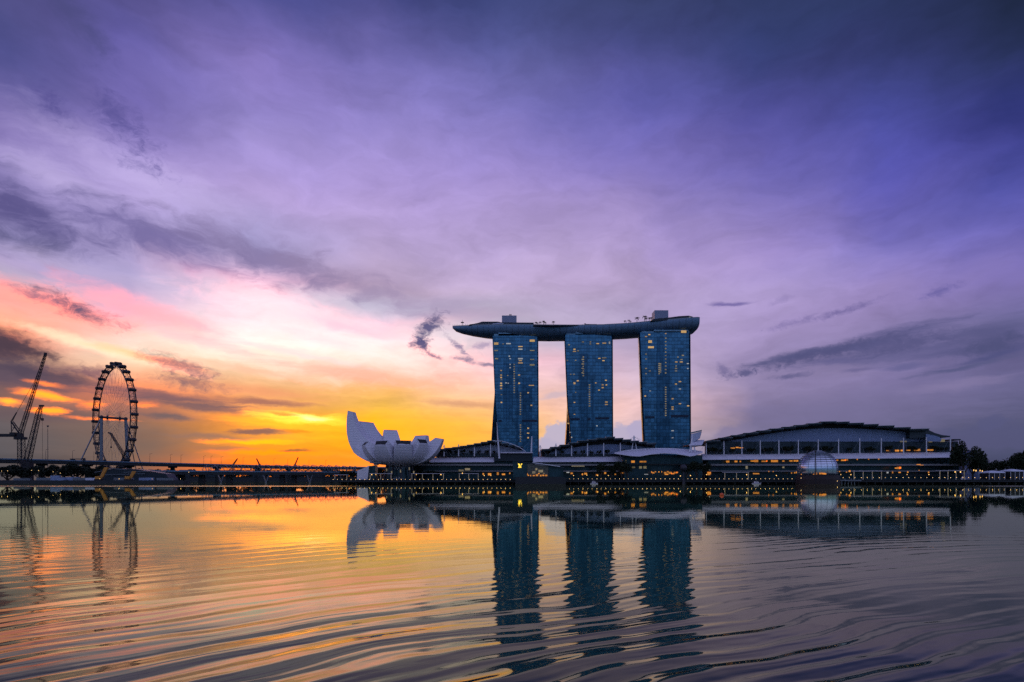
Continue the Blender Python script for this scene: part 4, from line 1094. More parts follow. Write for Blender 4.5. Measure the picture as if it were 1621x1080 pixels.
for i in range(1, 11):
    a = math.radians(2 + i * 7.0) if i < 9 else math.radians(60 + (i - 8) * 9)
    m = MB(); r0, r1 = dome_ring(a, 1.004), dome_ring(a, 1.035)
    m.loft([[p, q, q + Vector((0,0,.16)), p + Vector((0,0,.16))] for p, q in zip(r0 + r0[:1], r1 + r1[:1])], True); m.build('sunshade_ring', M['steel'], dome)
m = MB()
for k in range(20):
    c = 2 * math.pi * k / 20; m.tube([(DX + R*1.006*math.cos(a)*math.cos(c), DY + R*1.006*math.cos(a)*math.sin(c), zc + R*1.006*math.sin(a)) for a in [a0 + (math.radians(80) - a0) * i / 10 for i in range(11)]], .11, 5)
m.build('glazing_ribs', M['steel'], dome)
m = MB(); m.ball((DX, DY, zc + R * .955), 4.6, 6, 0, .22, 0.0); m.build('oculus_cap', M['pale_wall'], dome, True)
lit_shops(dome, DY - R - .6, [(1292,750.4,2.6,1),(1298,750,1.4,1.2),(1301,749.6,2,1.6),(1305,750.2,3,1.2),(1268.5,751,.8,1),(1288,750.8,1.4,.8)], name='lit_window')
settle(dome)
pole = MB(); pole.tube([W(1291, 766, 432), W(1291, 714.5, 432)], [.36, .26], 8); pole.box(WX(1290,432), WX(1292,432), 431.6, 432.4, WZ(716,432), WZ(714,432))
pl = tag(pole.build('marker_pole', M['black_steel']), 'tall dark pole rising from the water before the glass dome', 'pole'); settle_mesh(pl)
m = MB(); m.box(WX(1323,470), WX(1352,478), 468, 486, 2.4, 3.3)
for i in range(5): m.box(WX(1330 + i * 5, 472), WX(1331 + i * 5, 472), 470, 471, -1, 4.6 if i % 2 else 2.4)
settle_mesh(tag(m.build('footbridge', M['steel']), 'short pale footbridge on piles linking the glass dome to the quay', 'bridge'))

# ------------------------------------------------------------------ trees
def crown_mesh(name, r, h, n, leaf, seed, lobes=6, mats=None):
    """leaf clumps scattered through an uneven crown, gaps between them"""
    rnd = random.Random(seed); m = MB()
    cs = [(Vector((0, 0, h * .5)), .62)]
    for k in range(lobes):
        a = rnd.uniform(0, 6.28); e = rnd.uniform(-.25, .9)
        cs.append((Vector((math.cos(a) * r * .58, math.sin(a) * r * .58, h * (.5 + e * .34))), rnd.uniform(.32, .5)))
    for i in range(n):
        c, k = rnd.choice(cs)
        d = Vector((rnd.gauss(0, 1), rnd.gauss(0, 1), rnd.gauss(0, 1))).normalized() * (rnd.random() ** .45)
        p = c + Vector((d.x * r * k, d.y * r * k, d.z * h * .5 * k * 1.1))
        u = Vector((rnd.gauss(0, 1), rnd.gauss(0, 1), rnd.gauss(0, 1))).normalized(); w = u.cross(Vector((rnd.gauss(0, 1), rnd.gauss(0, 1), rnd.gauss(0, 1)))).normalized()
        s = leaf * rnd.uniform(.6, 1.4)
        m.face([p - u * s, p - w * s * .6, p + u * s, p + w * s * .6])
    return m
def make_tree(label, group, r, h, trunk_h, n, leaf, seed, mt='foliage', cat='tree', name='tree'):
    t = thing(name, label, cat, group)
    m = MB(); rnd = random.Random(seed + 5)
    m.tube([(0,0,0),(r*.03,0,trunk_h*.5),(0,r*.03,trunk_h+h*.3)], [r*.09, r*.07, r*.04], 7)
    for k in range(5):
        a = rnd.uniform(0, 6.28); m.tube([(0,0,trunk_h*.8),(math.cos(a)*r*.3,math.sin(a)*r*.3,trunk_h+h*.2),(math.cos(a)*r*.6,math.sin(a)*r*.6,trunk_h+h*.45)], [r*.05,r*.035,r*.015], 5)
    m.build('trunk', M['bark'], t)
    o = crown_mesh('crown', r, h, n, leaf, seed).build('crown', M[mt], t)
    o.location = (0, 0, trunk_h)
    return t
def place(first, used, loc, rz, sc, label=None, group=None):
    o = first if not used[0] else copy_tree(first)
    used[0] = True
    o.location = loc; o.rotation_euler = (0, 0, rz); o.scale = sc if isinstance(sc, tuple) else (sc, sc, sc)
    if label: o['label'] = label
    if group: o['group'] = group
    return o
rng = random.Random(3)
# round trees on the terraces
tr1 = make_tree('small round tree on the terrace of the left hall', 'round trees on the left terrace', 2.6, 4.4, 1.4, 420, .38, 21); u1 = [False]
for px in (699, 712, 721.5, 733.5, 745.5, 758.5, 770.5, 782.5):
    z = WZ(721, 564); place(tr1, u1, (WX(px, 563), 563, z), rng.uniform(0, 6), rng.uniform(.85, 1.1), 'small round dark tree on the terrace of the hall beside the museum', 'round trees on the left terrace')
for px in (868, 889, 911, 922.5, 936.5, 948, 961, 986):
    place(tr1, [True], (WX(px, 558), 558, WZ(721.5, 558)), rng.uniform(0, 6), rng.uniform(.85, 1.15), 'small round dark tree on the terrace of the middle stepped hall', 'round trees on the middle terrace')
for px in [1123, 1131, 1140, 1160, 1186, 1193, 1211, 1221, 1243, 1251, 1278, 1285, 1306, 1316, 1345, 1376, 1383, 1408, 1443, 1449, 1481, 1489, 1497]:
    place(tr1, [True], (WX(px, 557.5), 557.5, WZ(719.5 - (px - 1110) * .009, 557.5)), rng.uniform(0, 6), rng.uniform(.9, 1.35), 'dark bushy tree behind the white masts of the convention hall', 'trees behind the convention hall masts')
# trees along the quay
tr2 = make_tree('', '', 5.2, 9.5, 3.0, 900, .55, 33); u2 = [False]
for px, py, sc in ((951, 721.5, 1.0), (968, 724.5, .86)):
    place(tr2, u2, (WX(px, 528), 528, 3.0), rng.uniform(0, 6), (sc, sc, sc * 1.36), {951: 'taller dark quay tree in front of the middle hall canopy', 968: 'shorter dark quay tree beside the taller one before the middle hall'}[px], 'dark trees on the quay')
for px, sc, lab in ((984, 1.25, 'broad dark tree at the near end of the plaza arch'), (993, 1.1, 'second broad dark tree tucked under the edge of the plaza arch'), (1087, 1.0, 'dark tree behind the ball shaped sculpture'), (1103, 1.25, 'broad dark tree under the far end of the plaza arch'), (1115, 1.15, 'dark tree between plaza arch and convention hall')):
    place(tr2, [True], (WX(px, 526), 526, 3.0), rng.uniform(0, 6), (sc, sc, sc * 1.22), lab, 'dark trees on the quay')
place(tr2, [True], (WX(574, 560), 560, 3.0), 1.0, (.9, .9, .85), 'dark tree behind the white wedge left of the museum')
place(tr2, [True], (WX(606, 545), 545, 3.0), 2.0, (.8, .8, .9), 'dark tree under the left petals of the museum')
# big trees at the right end
tr3 = make_tree('', '', 9.5, 17, 4.0, 2600, .62, 44); u3 = [False]
for px, Y, sc, szz, lab in ((1526, 535, 1.15, 1.55, 'tallest dark tree at the end of the convention hall'), (1540, 545, 1.15, 1.38, 'dark wide tree beside the tallest one near the far glasshouse'), (1556, 535, 1.1, 1.08, 'dark sloping tree in front of the far glasshouse'), (1572, 540, 1.0, .80, 'low dark tree right of the far glasshouse'),
                        (1594, 545, 1.15, 1.08, 'round dark tree behind the white tents'), (1611, 540, 1.1, 1.12, 'dark tree above the white tents near the picture edge'), (1626, 535, 1.2, 1.25, 'dark tree cut by the picture edge')):
    place(tr3, u3, (WX(px, Y), Y, 3.0), rng.uniform(0, 6), (sc, sc, szz * 1.08), lab, 'big dark trees at the right end of the quay')
# palms on the roof deck
def palm():
    t = thing('palm_tree', 'small palm standing on the roof deck', 'palm'); m = MB(); m.tube([(0,0,0),(.1,0,2.6),(0,.1,5.0)], [.28,.2,.16], 6); m.build('trunk', M['bark'], t)
    rnd = random.Random(9); m = MB()
    for k in range(16):
        a = 2*math.pi*k/16 + rnd.uniform(-.2,.2); l = rnd.uniform(2.0, 2.8); up = rnd.uniform(.2, 1.4); q = []
        for i in range(5):
            f = i/4; q.append(Vector((math.cos(a)*l*f, math.sin(a)*l*f, 5 + up*f*1.6 - 2.3*f*f)))
        s_ = Vector((-math.sin(a), math.cos(a), 0)) * .42
        for i in range(4): m.face([q[i]-s_*(1-.2*i), q[i+1]-s_*(1-.2*(i+1)), q[i+1]+s_*(1-.2*(i+1)), q[i]+s_*(1-.2*i)])
    m.build('crown', M['foliage'], t); return t
pm = palm(); up = [False]
for px, sc in ((848.5,.8),(850.5,.7),(855,.85),(860.5,1.0),(863,.8),(876,.95),(926,.6),(989.5,.8),(995.5,.85),(998,.6),(1008.5,1.15),(1020.5,1.25),(1022.5,.9),(1028,.9),(1031,.9)):
    Y, hw, z = at_deck(px); place(pm, up, (WX(px, Y - hw + 5), Y - hw + 5, z - .5), rng.uniform(0, 6), sc * 1.35, 'small palm standing on the boat shaped roof deck', 'palms on the roof deck')
tr4 = make_tree('', '', 2.2, 3.6, 1.0, 260, .35, 61, name='shrub', cat='shrub')
u4 = [False]
for px, sc in ((1033.5,.6),(1097.2,.7),(1099.6,.75)):
    Y, hw, z = at_deck(min(px, 1097)); place(tr4, u4, (WX(px, Y - hw * .6), Y - hw * .6, z - .5), rng.uniform(0, 6), sc, 'rounded shrub at the high end of the roof deck' if px > 1050 else 'rounded shrub beside the terrace restaurant on the roof deck', 'shrubs on the roof deck')

# ------------------------------------------------------------------ quay lights
def quay_light():
    m = MB(); m.box(-.18,.18,-.18,.18,-.9,-.12, 0); m.ball((0,-.1,.05), .22, 4, 1)
    return m.build('quay_light', [M['steel'], M['lamp_small']])
ql = quay_light(); first = True
def put_light(px, Y, py, group, label):
    global first
    o = ql if first else ql.copy()
    if not first: COL.objects.link(o)
    first = False
    o.location = (WX(px, Y), Y, WZ(py, Y)); tag(o, label, 'light', group)
px = 527.0
while px < 1620:
    step_ = 7.2 if px < 1262 else 9.45
    if not (812 < px < 900 or 1262 < px < 1328):
        if px < 812: put_light(px + rng.uniform(-.5,.5), 486.3, 759.2, 'quay lights below the museum', 'one of the small lights along the quay edge between bridge and crystal pavilion')
        elif px < 1262: put_light(px + rng.uniform(-.5,.5), 486.3, 758.2, 'quay lights before the halls', 'one of the small lights along the quay edge between crystal pavilion and glass dome')
        else: put_light(px + rng.uniform(-.5,.5), 486.3, 756.3, 'quay lights right of the dome', 'one of the small lights along the quay edge right of the glass dome')
    px += step_
for px in (1268, 1325.5): put_light(px, 436, 761.8 if px > 1300 else 757, 'pontoon lights', 'small light on the dark pontoon of the glass dome')
# lantern posts on the quay
def lantern():
    t = thing('lantern_post', '', 'lamp', 'lantern posts on the quay'); m = MB(); m.tube([(0,0,0),(0,0,3.6)], [.12,.08], 7); m.box(-.25,.25,-.25,.25,0,.25); m.build('post', M['dark_steel'], t)
    m = MB(); m.ball((0,0,3.85), .34, 6); m.build('globe', M['lamp'], t, True); return t
ln_ = lantern(); ul = [False]
for px, Y, s in [(588.5,492,1.2),(595,492,1.2),(659,492,1.2),(698,492,1.2),(732,492,1.5),(766.5,495,1.0),(777,495,1.0),(908,495,1.0),(929,495,1.1),(946,496,1.0),(963,495,1.0),(1077,495,.9),(1093,494,1.0),(1118.5,495,1.2),(1182,500,1.2),(1229,495,1.0),(1331,495,1.2),(1347,496,1.2),(1436,496,1.2),(1470.5,496,1.2),(1512,497,1.8),(1520.5,497,1.8),(1541.5,498,2.2),(1545,498,2.1),(1551.5,498,2.1),(1555,498,2.0)]:
    zone = 'before the museum' if px < 760 else 'before the middle hall' if px < 1000 else 'between plaza arch and glass dome' if px < 1260 else 'right of the glass dome' if px < 1500 else 'under the dark trees'
    place(ln_, ul, (WX(px, Y), Y, 3.2), 0, (1, 1, s), 'lantern post with glowing globe on the quay ' + zone, 'lantern posts on the quay ' + zone)
# pergolas
def pergola(px0, px1, py, label, lit=True, Y=494):
    t = thing('pergola', label, 'pergola', 'quay pergolas'); x0, x1 = WX(px0, Y), WX(px1, Y); z = WZ(py, Y)
    m = MB(); m.box(x0 - .5, x1 + .5, Y - .5, Y + 5, z - .3, z); m.build('roof', M['white'], t)
    n = max(2, int(round((px1 - px0) / 15)) + 1)
    for i in range(n):
        x = x0 + (x1 - x0) * i / (n - 1); m = MB(); m.box(x - .22, x + .22, Y, Y + .4, 3.2, z - .302); o = m.build('post', M['white'], t)
        if lit: m = MB(); m.box(x - .16, x + .16, Y - .12, Y - .004, 3.8, z - .8); m.build('post_glow', M['lit_dim'], o)  # glow added on the post face, standing in for lamplight falling on it
    return settle(t)
pergola(530, 549, 751.5, 'low white pergola at the end of the quay nearest the bridges')
pergola(586, 619, 749.6, 'white pergola with lit posts before the left half of the museum')
pergola(652, 702, 749.6, 'long white pergola with lit posts before the right half of the museum')
pergola(727, 757, 749.6, 'white pergola with lit posts before the low left hall')
pergola(1147.5, 1184.5, 747.6, 'lit framed pergola on the quay left of the glass dome')
pergola(1352, 1395.5, 745.4, 'lit framed pergola on the quay just right of the glass dome')
pergola(1488, 1526.5, 744.6, 'lit framed pergola on the quay beside the big dark trees')
m = MB(); m.box(WX(1388,491), WX(1545,491), 490.6, 491, WZ(752.6,491), WZ(751.8,491)); settle_mesh(tag(m.build('planter_wall', M['rust']), 'long low reddish planter edge on the quay right of the glass dome', 'planter'))
# white tents
for x0, x1, y, lab in ((1566,1592,746.4,'white tent with flat front left of the peaked one'),(1600,1622,744.0,'white peaked tent at the right picture edge')):
    t = thing('event_tent', lab, 'tent', 'white tents under the big trees'); Y = 505; a, b = WX(x0, Y), WX(x1, Y); z = WZ(y, Y)
    m = MB(); mid = (a + b) / 2
    m.loft([[(a,Y,z-1.4),(b,Y,z-1.4),(b,Y+12,z-1.4),(a,Y+12,z-1.4)],[(a+.3,Y+.3,z-.5),(b-.3,Y+.3,z-.5),(b-.3,Y+11.7,z-.5),(a+.3,Y+11.7,z-.5)],[(mid-.6,Y+5,z+.8),(mid+.6,Y+5,z+.8),(mid+.6,Y+7,z+.8),(mid-.6,Y+7,z+.8)]], True, 0, True); m.build('roof', M['tent'], t)
    m = MB(); m.box(a+.6, b-.6, Y+.8, Y+11, 3.0, z-1.402); m.build('side_wall', M['shade'], t)
    for k in range(4):
        x = a + .3 + (b - a - .6) * k / 3; m = MB(); m.box(x-.12, x+.12, Y+.3, Y+.55, 3.0, z-1.402); m.build('pole', M['mast_white'], t)
    settle(t)
# far glasshouse
gh = thing('glasshouse', 'pale ribbed shell of a far glasshouse behind the big trees', 'glasshouse')
Yg = 900; xs_ = [(1530,745),(1534,726),(1541,716),(1550,710.5),(1558,709.3),(1566,711),(1572,716),(1576,722),(1580,729),(1583,745)]
rings = []
for px, py in xs_:
    z = WZ(py, Yg); rings.append([Vector((WX(px, Yg), Yg + 40 * math.sin(math.pi * (k / 8 - .5)) + 40, 2.6 + (z - 2.6) * max(.02, math.cos(math.pi * (k / 8 - .5))))) for k in range(9)])
m = MB(); m.loft(rings, False); m.build('glass_shell', mat('far_glass_shell', (62,76,104), .5, .3, spec=.5), gh, True)
for px, py in xs_[1:-1]:
    m = MB(); z = WZ(py, Yg); m.tube([(WX(px, Yg), Yg + 40 * math.sin(math.pi * (k / 8 - .5)) + 40, 2.6 + (z - 2.3) * max(.02, math.cos(math.pi * (k / 8 - .5)))) for k in range(9)], .5, 5); m.build('rib', M['steel'], gh)
settle(gh)
# ball sculpture
sc_t = thing('ball_sculpture', 'dark ball on a slim stem at the water edge before the plaza', 'sculpture'); Y = 482
m = MB(); m.tube([(WX(1082,Y),Y,-1),(WX(1082,Y),Y,4),(WX(1082,Y),Y,WZ(745,Y))], [1.4,.9,.7], 10); m.build('stem', M['dark_steel'], sc_t)
m = MB(); m.ball((WX(1082,Y),Y,WZ(741,Y)), 2.9, 10, 0, 1.05); m.build('ball', M['dark_steel'], sc_t, True); settle(sc_t)
# boats and buoys
def boat(px, Y, l, label):
    t = thing('motor_boat', label, 'boat'); x = WX(px, Y); m = MB(); rings = []
    for f, w, b in ((0,.8,.1),(.2,1,0),(.6,1,0),(.85,.6,.15),(1,.08,.5)):
        xx = x - l/2 + l*f; rings.append([(xx,Y-1.2*w,.75+b*.4),(xx,Y-.8*w,-.2+b),(xx,Y+.8*w,-.2+b),(xx,Y+1.2*w,.75+b*.4)])
    m.loft(rings, True, 0, True); m.build('hull', M['white'], t)
    m = MB(); m.hexa([(x-l*.3,Y-.9,.78),(x+l*.2,Y-.9,.78),(x+l*.2,Y+.9,.78),(x-l*.3,Y+.9,.78),(x-l*.26,Y-.8,2.1),(x+l*.1,Y-.8,2.1),(x+l*.1,Y+.8,2.1),(x-l*.26,Y+.8,2.1)]); c = m.build('cabin', M['white'], t)
    m = MB(); m.box(x-l*.22,x+l*.08,Y-.93,Y-.86,1.3,1.8); m.build('window', M['shade'], c)
    m = MB(); m.box(x-l*.29,x+l*.14,Y-1,Y+1,2.102,2.25); m.build('roof', M['white'], t)
    m = MB(); m.bar((x-l*.05,Y,2.25),(x-l*.05,Y,3.6),.1); m.build('mast', M['steel'], t)
    return settle(t)
boat(940.5, 470, 6.2, 'small white cabin boat moored before the middle hall'); boat(1198, 466, 7.0, 'small white boat moored between plaza and glass dome')
def buoy(px, py, r, label):
    Y = (CAM_H - r * .3) * F / (py - HY); t = thing('buoy', label, 'buoy'); x = WX(px, Y)
    m = MB(); m.ball((x, Y, r * .3), r, 8, 0, .9); m.build('float', M['orange'], t, True); m = MB(); m.tube([(x,Y,r*1.0),(x,Y,r*1.6)], r*.14, 6); m.build('eye', M['steel'], t); return settle(t)
buoy(1142.5, 783.5, .42, 'round orange buoy floating alone on the dark water')
# trees round the foot of the museum
for px, Y, sc, szz, lab in ((545, 575, .95, .85, 'low dark tree at the quay end behind the first pergola'), (559, 570, .8, .75, 'small dark tree left of the white wedge'), (597, 556, 1.0, 1.0, 'dark tree behind the legs of the museum, left side'), (646, 560, 1.1, 1.05, 'dark tree behind the legs of the museum, right side'), (668, 552, 1.0, .9, 'dark tree below the lowest right petal of the museum'), (684, 548, .9, .8, 'dark tree between museum and low left hall')):
    place(tr2, [True], (WX(px, Y), Y, 3.0), rng.uniform(0, 6), (sc * 1.2, sc * 1.2, szz), lab, 'dark trees round the museum')

# ------------------------------------------------------------------ giant wheel
wheel = thing('giant_wheel', 'giant observation wheel with capsules standing beyond the viaduct', 'observation wheel')
C = W(180, 662, 800); pd = Vector((.788, -.616, 0)); ad = Vector((.616, .788, 0)); RW = 73.0
def WP(a, r, s): return C + pd * (r * math.cos(a)) + Vector((0, 0, r * math.sin(a))) + ad * s
nseg = 56
m = MB()
for s in (-3.7, 3.7):
    pts = [WP(2*math.pi*i/nseg, RW, s) for i in range(nseg + 1)]; m.tube(pts, .78, 6, cap=False)
    pts = [WP(2*math.pi*i/nseg, RW - 3.0, s * .75) for i in range(nseg + 1)]; m.tube(pts, .3, 5, cap=False)
for i in range(nseg):
    a, b = 2*math.pi*i/nseg, 2*math.pi*(i+1)/nseg
    m.bar(WP(a, RW, -3.7), WP(a, RW, 3.7), .6)
    m.bar(WP(a, RW, -3.7), WP(b, RW, 3.7), .34); m.bar(WP(a, RW, 3.7), WP(b, RW, -3.7), .34)
    for s in (-1, 1): m.bar(WP(a, RW, 3.7 * s), WP(b, RW - 3, 2.8 * s), .3)
m.build('rim', M['dark_steel'], wheel)
# capsules: a barrel along the axle direction, one mesh copied round
m = MB()
m.loft([[ad * y + pd * (r * math.cos(2*math.pi*k/10)) + Vector((0,0,r * math.sin(2*math.pi*k/10) * 1.05)) for k in range(10)] for y, r in ((-4.6,1.3),(-4.2,1.9),(-1.5,2.1),(1.5,2.1),(4.2,1.9),(4.6,1.3))], True, 0, True)
for y in (-2.6, 2.6): m.loft([[ad * (y + d) + pd * (2.35 * math.cos(2*math.pi*k/10)) + Vector((0,0,2.4 * math.sin(2*math.pi*k/10))) for k in range(10)] for d in (-.25, .25)], True, 0, True)
cap0 = m.build('capsule', M['dark_steel'], wheel)
for i in range(28):
    o = cap0 if i == 0 else cap0.copy()
    if i: COL.objects.link(o)
    o.location = WP(math.pi/2 + 2*math.pi*i/28, RW + 2.6, 0)
m = MB(); m.tube([C - ad * 16, C + ad * 16], 1.5, 12)
for s in (-7.5, 7.5): m.tube([C + ad * (s - .8), C + ad * (s + .8)], 2.4, 12)
m.build('axle', M['dark_steel'], wheel)
m = MB()
for i in range(28):
    a = 2*math.pi*(i+.5)/28
    for s in (-1, 1): m.bar(C + ad * (7.5 * s), WP(a, RW - 3, 2.6 * s), .13)
m.build('spoke_cables', M['steel'], wheel)
for s, off in ((-1, (0, 0)), (1, (4.2, 0))):
    p = C + ad * (14.5 * s); m = MB(); m.tube([p + Vector((0,0,1.5)), Vector((p.x + off[0], p.y, 2.6))], [1.9, 2.2], 12); o = m.build('support_column', M['steel'], wheel)
    m = MB(); m.ball(p, 2.7, 6); m.build('bearing', M['dark_steel'], o)
for s, fx, fy, r in ((-1, 113, 770, .85), (1, 232, 830, .7), (1, 219, 850, .6), (-1, 150, 845, .6)):
    p = C + ad * (14.5 * s); m = MB(); m.tube([p, Vector((WX(fx, fy), fy, 2.6))], r, 8); m.build('raking_strut', M['steel'], wheel)
m = MB(); m.hexa([(C.x-26,C.y-12,2.6),(C.x+26,C.y-12,2.6),(C.x+26,C.y+22,2.6),(C.x-26,C.y+22,2.6),(C.x-24,C.y-11,13),(C.x+24,C.y-11,13),(C.x+24,C.y+21,13),(C.x-24,C.y+21,13)]); m.build('terminal_building', M['glass_dark'], wheel)
settle(wheel)

# ------------------------------------------------------------------ cranes
def vec(px, py, Y): return W(px, py, Y)
Yc = 600
cr = thing('luffing_crane', 'tall lattice luffing crane with the longest jib, far left', 'crane')
m = MB(); lattice(m, vec(34, 738, Yc), vec(33.5, 693, Yc), 4.4, 4.4, 9, .22); m.build('tower', M['black_steel'], cr)
m = MB(); lattice(m, vec(32, 688, Yc), vec(72, 561, Yc), 3.0, 1.5, 24, .2); o = m.build('jib', M['black_steel'], cr)
m = MB(); m.box(WX(70.5,Yc), WX(73.5,Yc), Yc-.8, Yc+.8, WZ(562.5,Yc), WZ(558.5,Yc)); m.build('jib_head', M['black_steel'], o)
m = MB(); m.box(WX(24,Yc), WX(41,Yc), Yc-2, Yc+2, WZ(696,Yc), WZ(692,Yc)); m.box(WX(29,Yc), WX(36,Yc), Yc-1.6, Yc+1.6, WZ(692,Yc), WZ(686,Yc)); m.build('slewing_platform', M['black_steel'], cr)
m = MB(); m.box(WX(-14,Yc), WX(25,Yc), Yc-1.6, Yc+1.6, WZ(691.6,Yc), WZ(687,Yc)); m.box(WX(18,Yc), WX(26,Yc), Yc-2.4, Yc+2.4, WZ(689.5,Yc), WZ(684.8,Yc)); m.build('counterweight_arm', M['black_steel'], cr)
m = MB()
for a, b, r in (((17.5,667),(30,686),.5), ((17.5,667),(18.5,688),.28), ((21,667.5),(31.5,682),.35), ((19,676),(27,680),.2), ((18.2,684),(25,672),.2)): m.bar(vec(*a, Yc), vec(*b, Yc), r * 2)
m.build('gantry_frame', M['black_steel'], cr)
m = MB(); m.bar(vec(17.5,667,Yc), vec(26,653,Yc), .5); m.bar(vec(19.5,667,Yc), vec(26.5,653,Yc), .5); m.bar(vec(26.5,653,Yc), vec(52,609,Yc), .24); m.bar(vec(52,609,Yc), vec(70,564,Yc), .2); m.build('tie_cable', M['black_steel'], cr)
settle(cr)
Yc = 620
cr = thing('luffing_crane', 'shorter lattice crane with hook line, just right of the tallest crane', 'crane')
m = MB(); lattice(m, vec(43, 732, Yc), vec(62, 650, Yc), 4.6, 3.2, 15, .24); lattice(m, vec(62, 650, Yc), vec(66.2, 642, Yc), 2.6, 1.6, 3, .2); o = m.build('jib', M['black_steel'], cr)
m = MB(); m.box(WX(62.5,Yc), WX(69,Yc), Yc-1, Yc+1, WZ(643.5,Yc), WZ(641.2,Yc)); m.build('jib_head', M['black_steel'], o)
m = MB(); m.bar(vec(67,644,Yc), vec(67,662,Yc), .2); m.bar(vec(67,666,Yc), vec(67.3,728,Yc), .16); m.build('hook_line', M['black_steel'], cr)
m = MB(); m.box(WX(65.6,Yc), WX(68.4,Yc), Yc-.8, Yc+.8, WZ(666,Yc), WZ(662,Yc)); m.build('hook_block', M['black_steel'], cr)
m = MB(); m.box(WX(36,Yc), WX(50,Yc), Yc-3, Yc+3, 2.5, WZ(732,Yc)); m.build('base', M['black_steel'], cr)
settle(cr)
Yc = 900
cr = thing('luffing_crane', 'small crane seen through the giant wheel', 'crane')
m = MB(); lattice(m, vec(197, 722, Yc), vec(175.5, 686.5, Yc), 3.4, 2.0, 10, .26); o = m.build('jib', M['black_steel'], cr)
m = MB(); m.bar(vec(176,686.5,Yc), vec(171.5,685,Yc), 2.2); m.build('jib_head', M['black_steel'], o)
m = MB(); m.bar(vec(176,688,Yc), vec(176,707,Yc), .35); m.build('hook_line', M['black_steel'], cr)
m = MB(); m.ball(vec(176,708,Yc), 1.5, 5); m.build('hook_block', M['black_steel'], cr)
m = MB(); lattice(m, vec(197, 765, Yc), vec(197, 720, Yc), 4, 4, 8, .3); m.build('tower', M['black_steel'], cr)
settle(cr)
for (x0,y0,x1,y1,lab) in ((369,736,376,726,'tiny far crane with jib raised to the right'),(411,736,406,726,'tiny far crane with jib leaning left'),(467,736,472,724,'tiny far crane nearest the museum')):
    Yc = 1150; t = thing('far_crane', lab, 'crane', 'tiny far cranes'); m = MB(); lattice(m, vec(x0,745,Yc), vec(x0,735,Yc), 3, 3, 4, .3); m.build('tower', M['black_steel'], t)
    m = MB(); lattice(m, vec(x0,y0,Yc), vec(x1,y1,Yc), 1.8, 1.0, 6, .3); m.build('jib', M['black_steel'], t); settle(t)
# lamp mast
t = thing('floodlight_mast', 'slim floodlight mast between the cranes and the giant wheel', 'light mast'); Yc = 560
m = MB(); m.tube([vec(75.8,742,Yc), vec(75.6,678,Yc)], [.3,.18], 6); m.build('mast', M['dark_steel'], t)
m = MB(); m.hexa([vec(74.6,676.5,Yc), vec(76.8,676.5,Yc), vec(76.8,676.5,Yc+1.4), vec(74.6,676.5,Yc+1.4), vec(73.8,673.6,Yc), vec(77.6,673.6,Yc), vec(77.6,673.6,Yc+1.4), vec(73.8,673.6,Yc+1.4)]); m.build('lamp_head', M['dark_steel'], t); settle(t)

# ------------------------------------------------------------------ viaduct and bridges
via = thing('viaduct', 'long concrete highway viaduct crossing below the giant wheel', 'bridge')
vp = [Vector((WX(-60, 600), 600, 0)), Vector((WX(100, 670), 670, 0)), Vector((WX(250, 770), 770, 0)), Vector((WX(400, 900), 900, 0)), Vector((WX(520, 1010), 1010, 0)), Vector((WX(700, 1060), 1060, 0))]
def along(pts, f):
    n = len(pts) - 1; i = min(int(f * n), n - 1); t = f * n - i
    p0 = pts[max(i-1,0)]; p1 = pts[i]; p2 = pts[i+1]; p3 = pts[min(i+2,n)]
    return .5 * ((2*p1) + (p2-p0)*t + (2*p0-5*p1+4*p2-p3)*t*t + (3*p1-p0-3*p2+p3)*t**3)
def strip(pts, w, z0, z1, n=60):
    rings = []
    for i in range(n + 1):
        p = along(pts, i/n); q = along(pts, min(1, i/n + .01)) - along(pts, max(0, i/n - .01)); nr = Vector((q.y, -q.x, 0)).normalized() * w
        rings.append([p - nr + Vector((0,0,z0)), p + nr + Vector((0,0,z0)), p + nr + Vector((0,0,z1)), p - nr + Vector((0,0,z1))])
    return rings
ZD = 25.2
m = MB(); m.loft(strip(vp, 11, ZD - 3.6, ZD), True, 0, True); m.build('deck', M['dark_concrete'], via)
m = MB(); m.loft(strip(vp, 11.4, ZD + .004, ZD + 1.3), True, 0, True); m.build('parapet', M['hull'], via)
for f in (.07,.16,.25,.34,.43,.52,.61,.7,.79,.88):
    p = along(vp, f); m = MB(); m.box(p.x-2,p.x+2,p.y-2,p.y+2,0,ZD-3.602); m.box(p.x-5,p.x+5,p.y-2.4,p.y+2.4,ZD-5.6,ZD-3.606); m.build('pier', M['dark_concrete'], via)
settle(via)
def road_lamp():
    t = thing('street_lamp', 'tall thin street lamp on the highway viaduct', 'street lamp', 'street lamps on the viaduct'); m = MB(); m.tube([(0,0,0),(0,0,11)], [.22,.12], 6); m.build('pole', M['dark_steel'], t)
    m = MB(); m.bar((0,0,11),(1.8,0,11.5),.16); m.box(1.5,2.6,-.2,.2,11.4,11.62); m.build('arm', M['dark_steel'], t); return t
rl = road_lamp(); ur = [False]
def via_at(px):
    for i in range(600):
        p = along(vp, i/600)
        if CX + p.x/p.y*F >= px: return p
    return vp[-1]
for px in (18,62,106,140,186,230,264,280,317,328.5,345,380,430,452,486,512): 
    p = via_at(px); place(rl, ur, (p.x, p.y + 8, ZD), 0, 1.15, 'tall thin street lamp on the highway viaduct', 'street lamps on the viaduct')
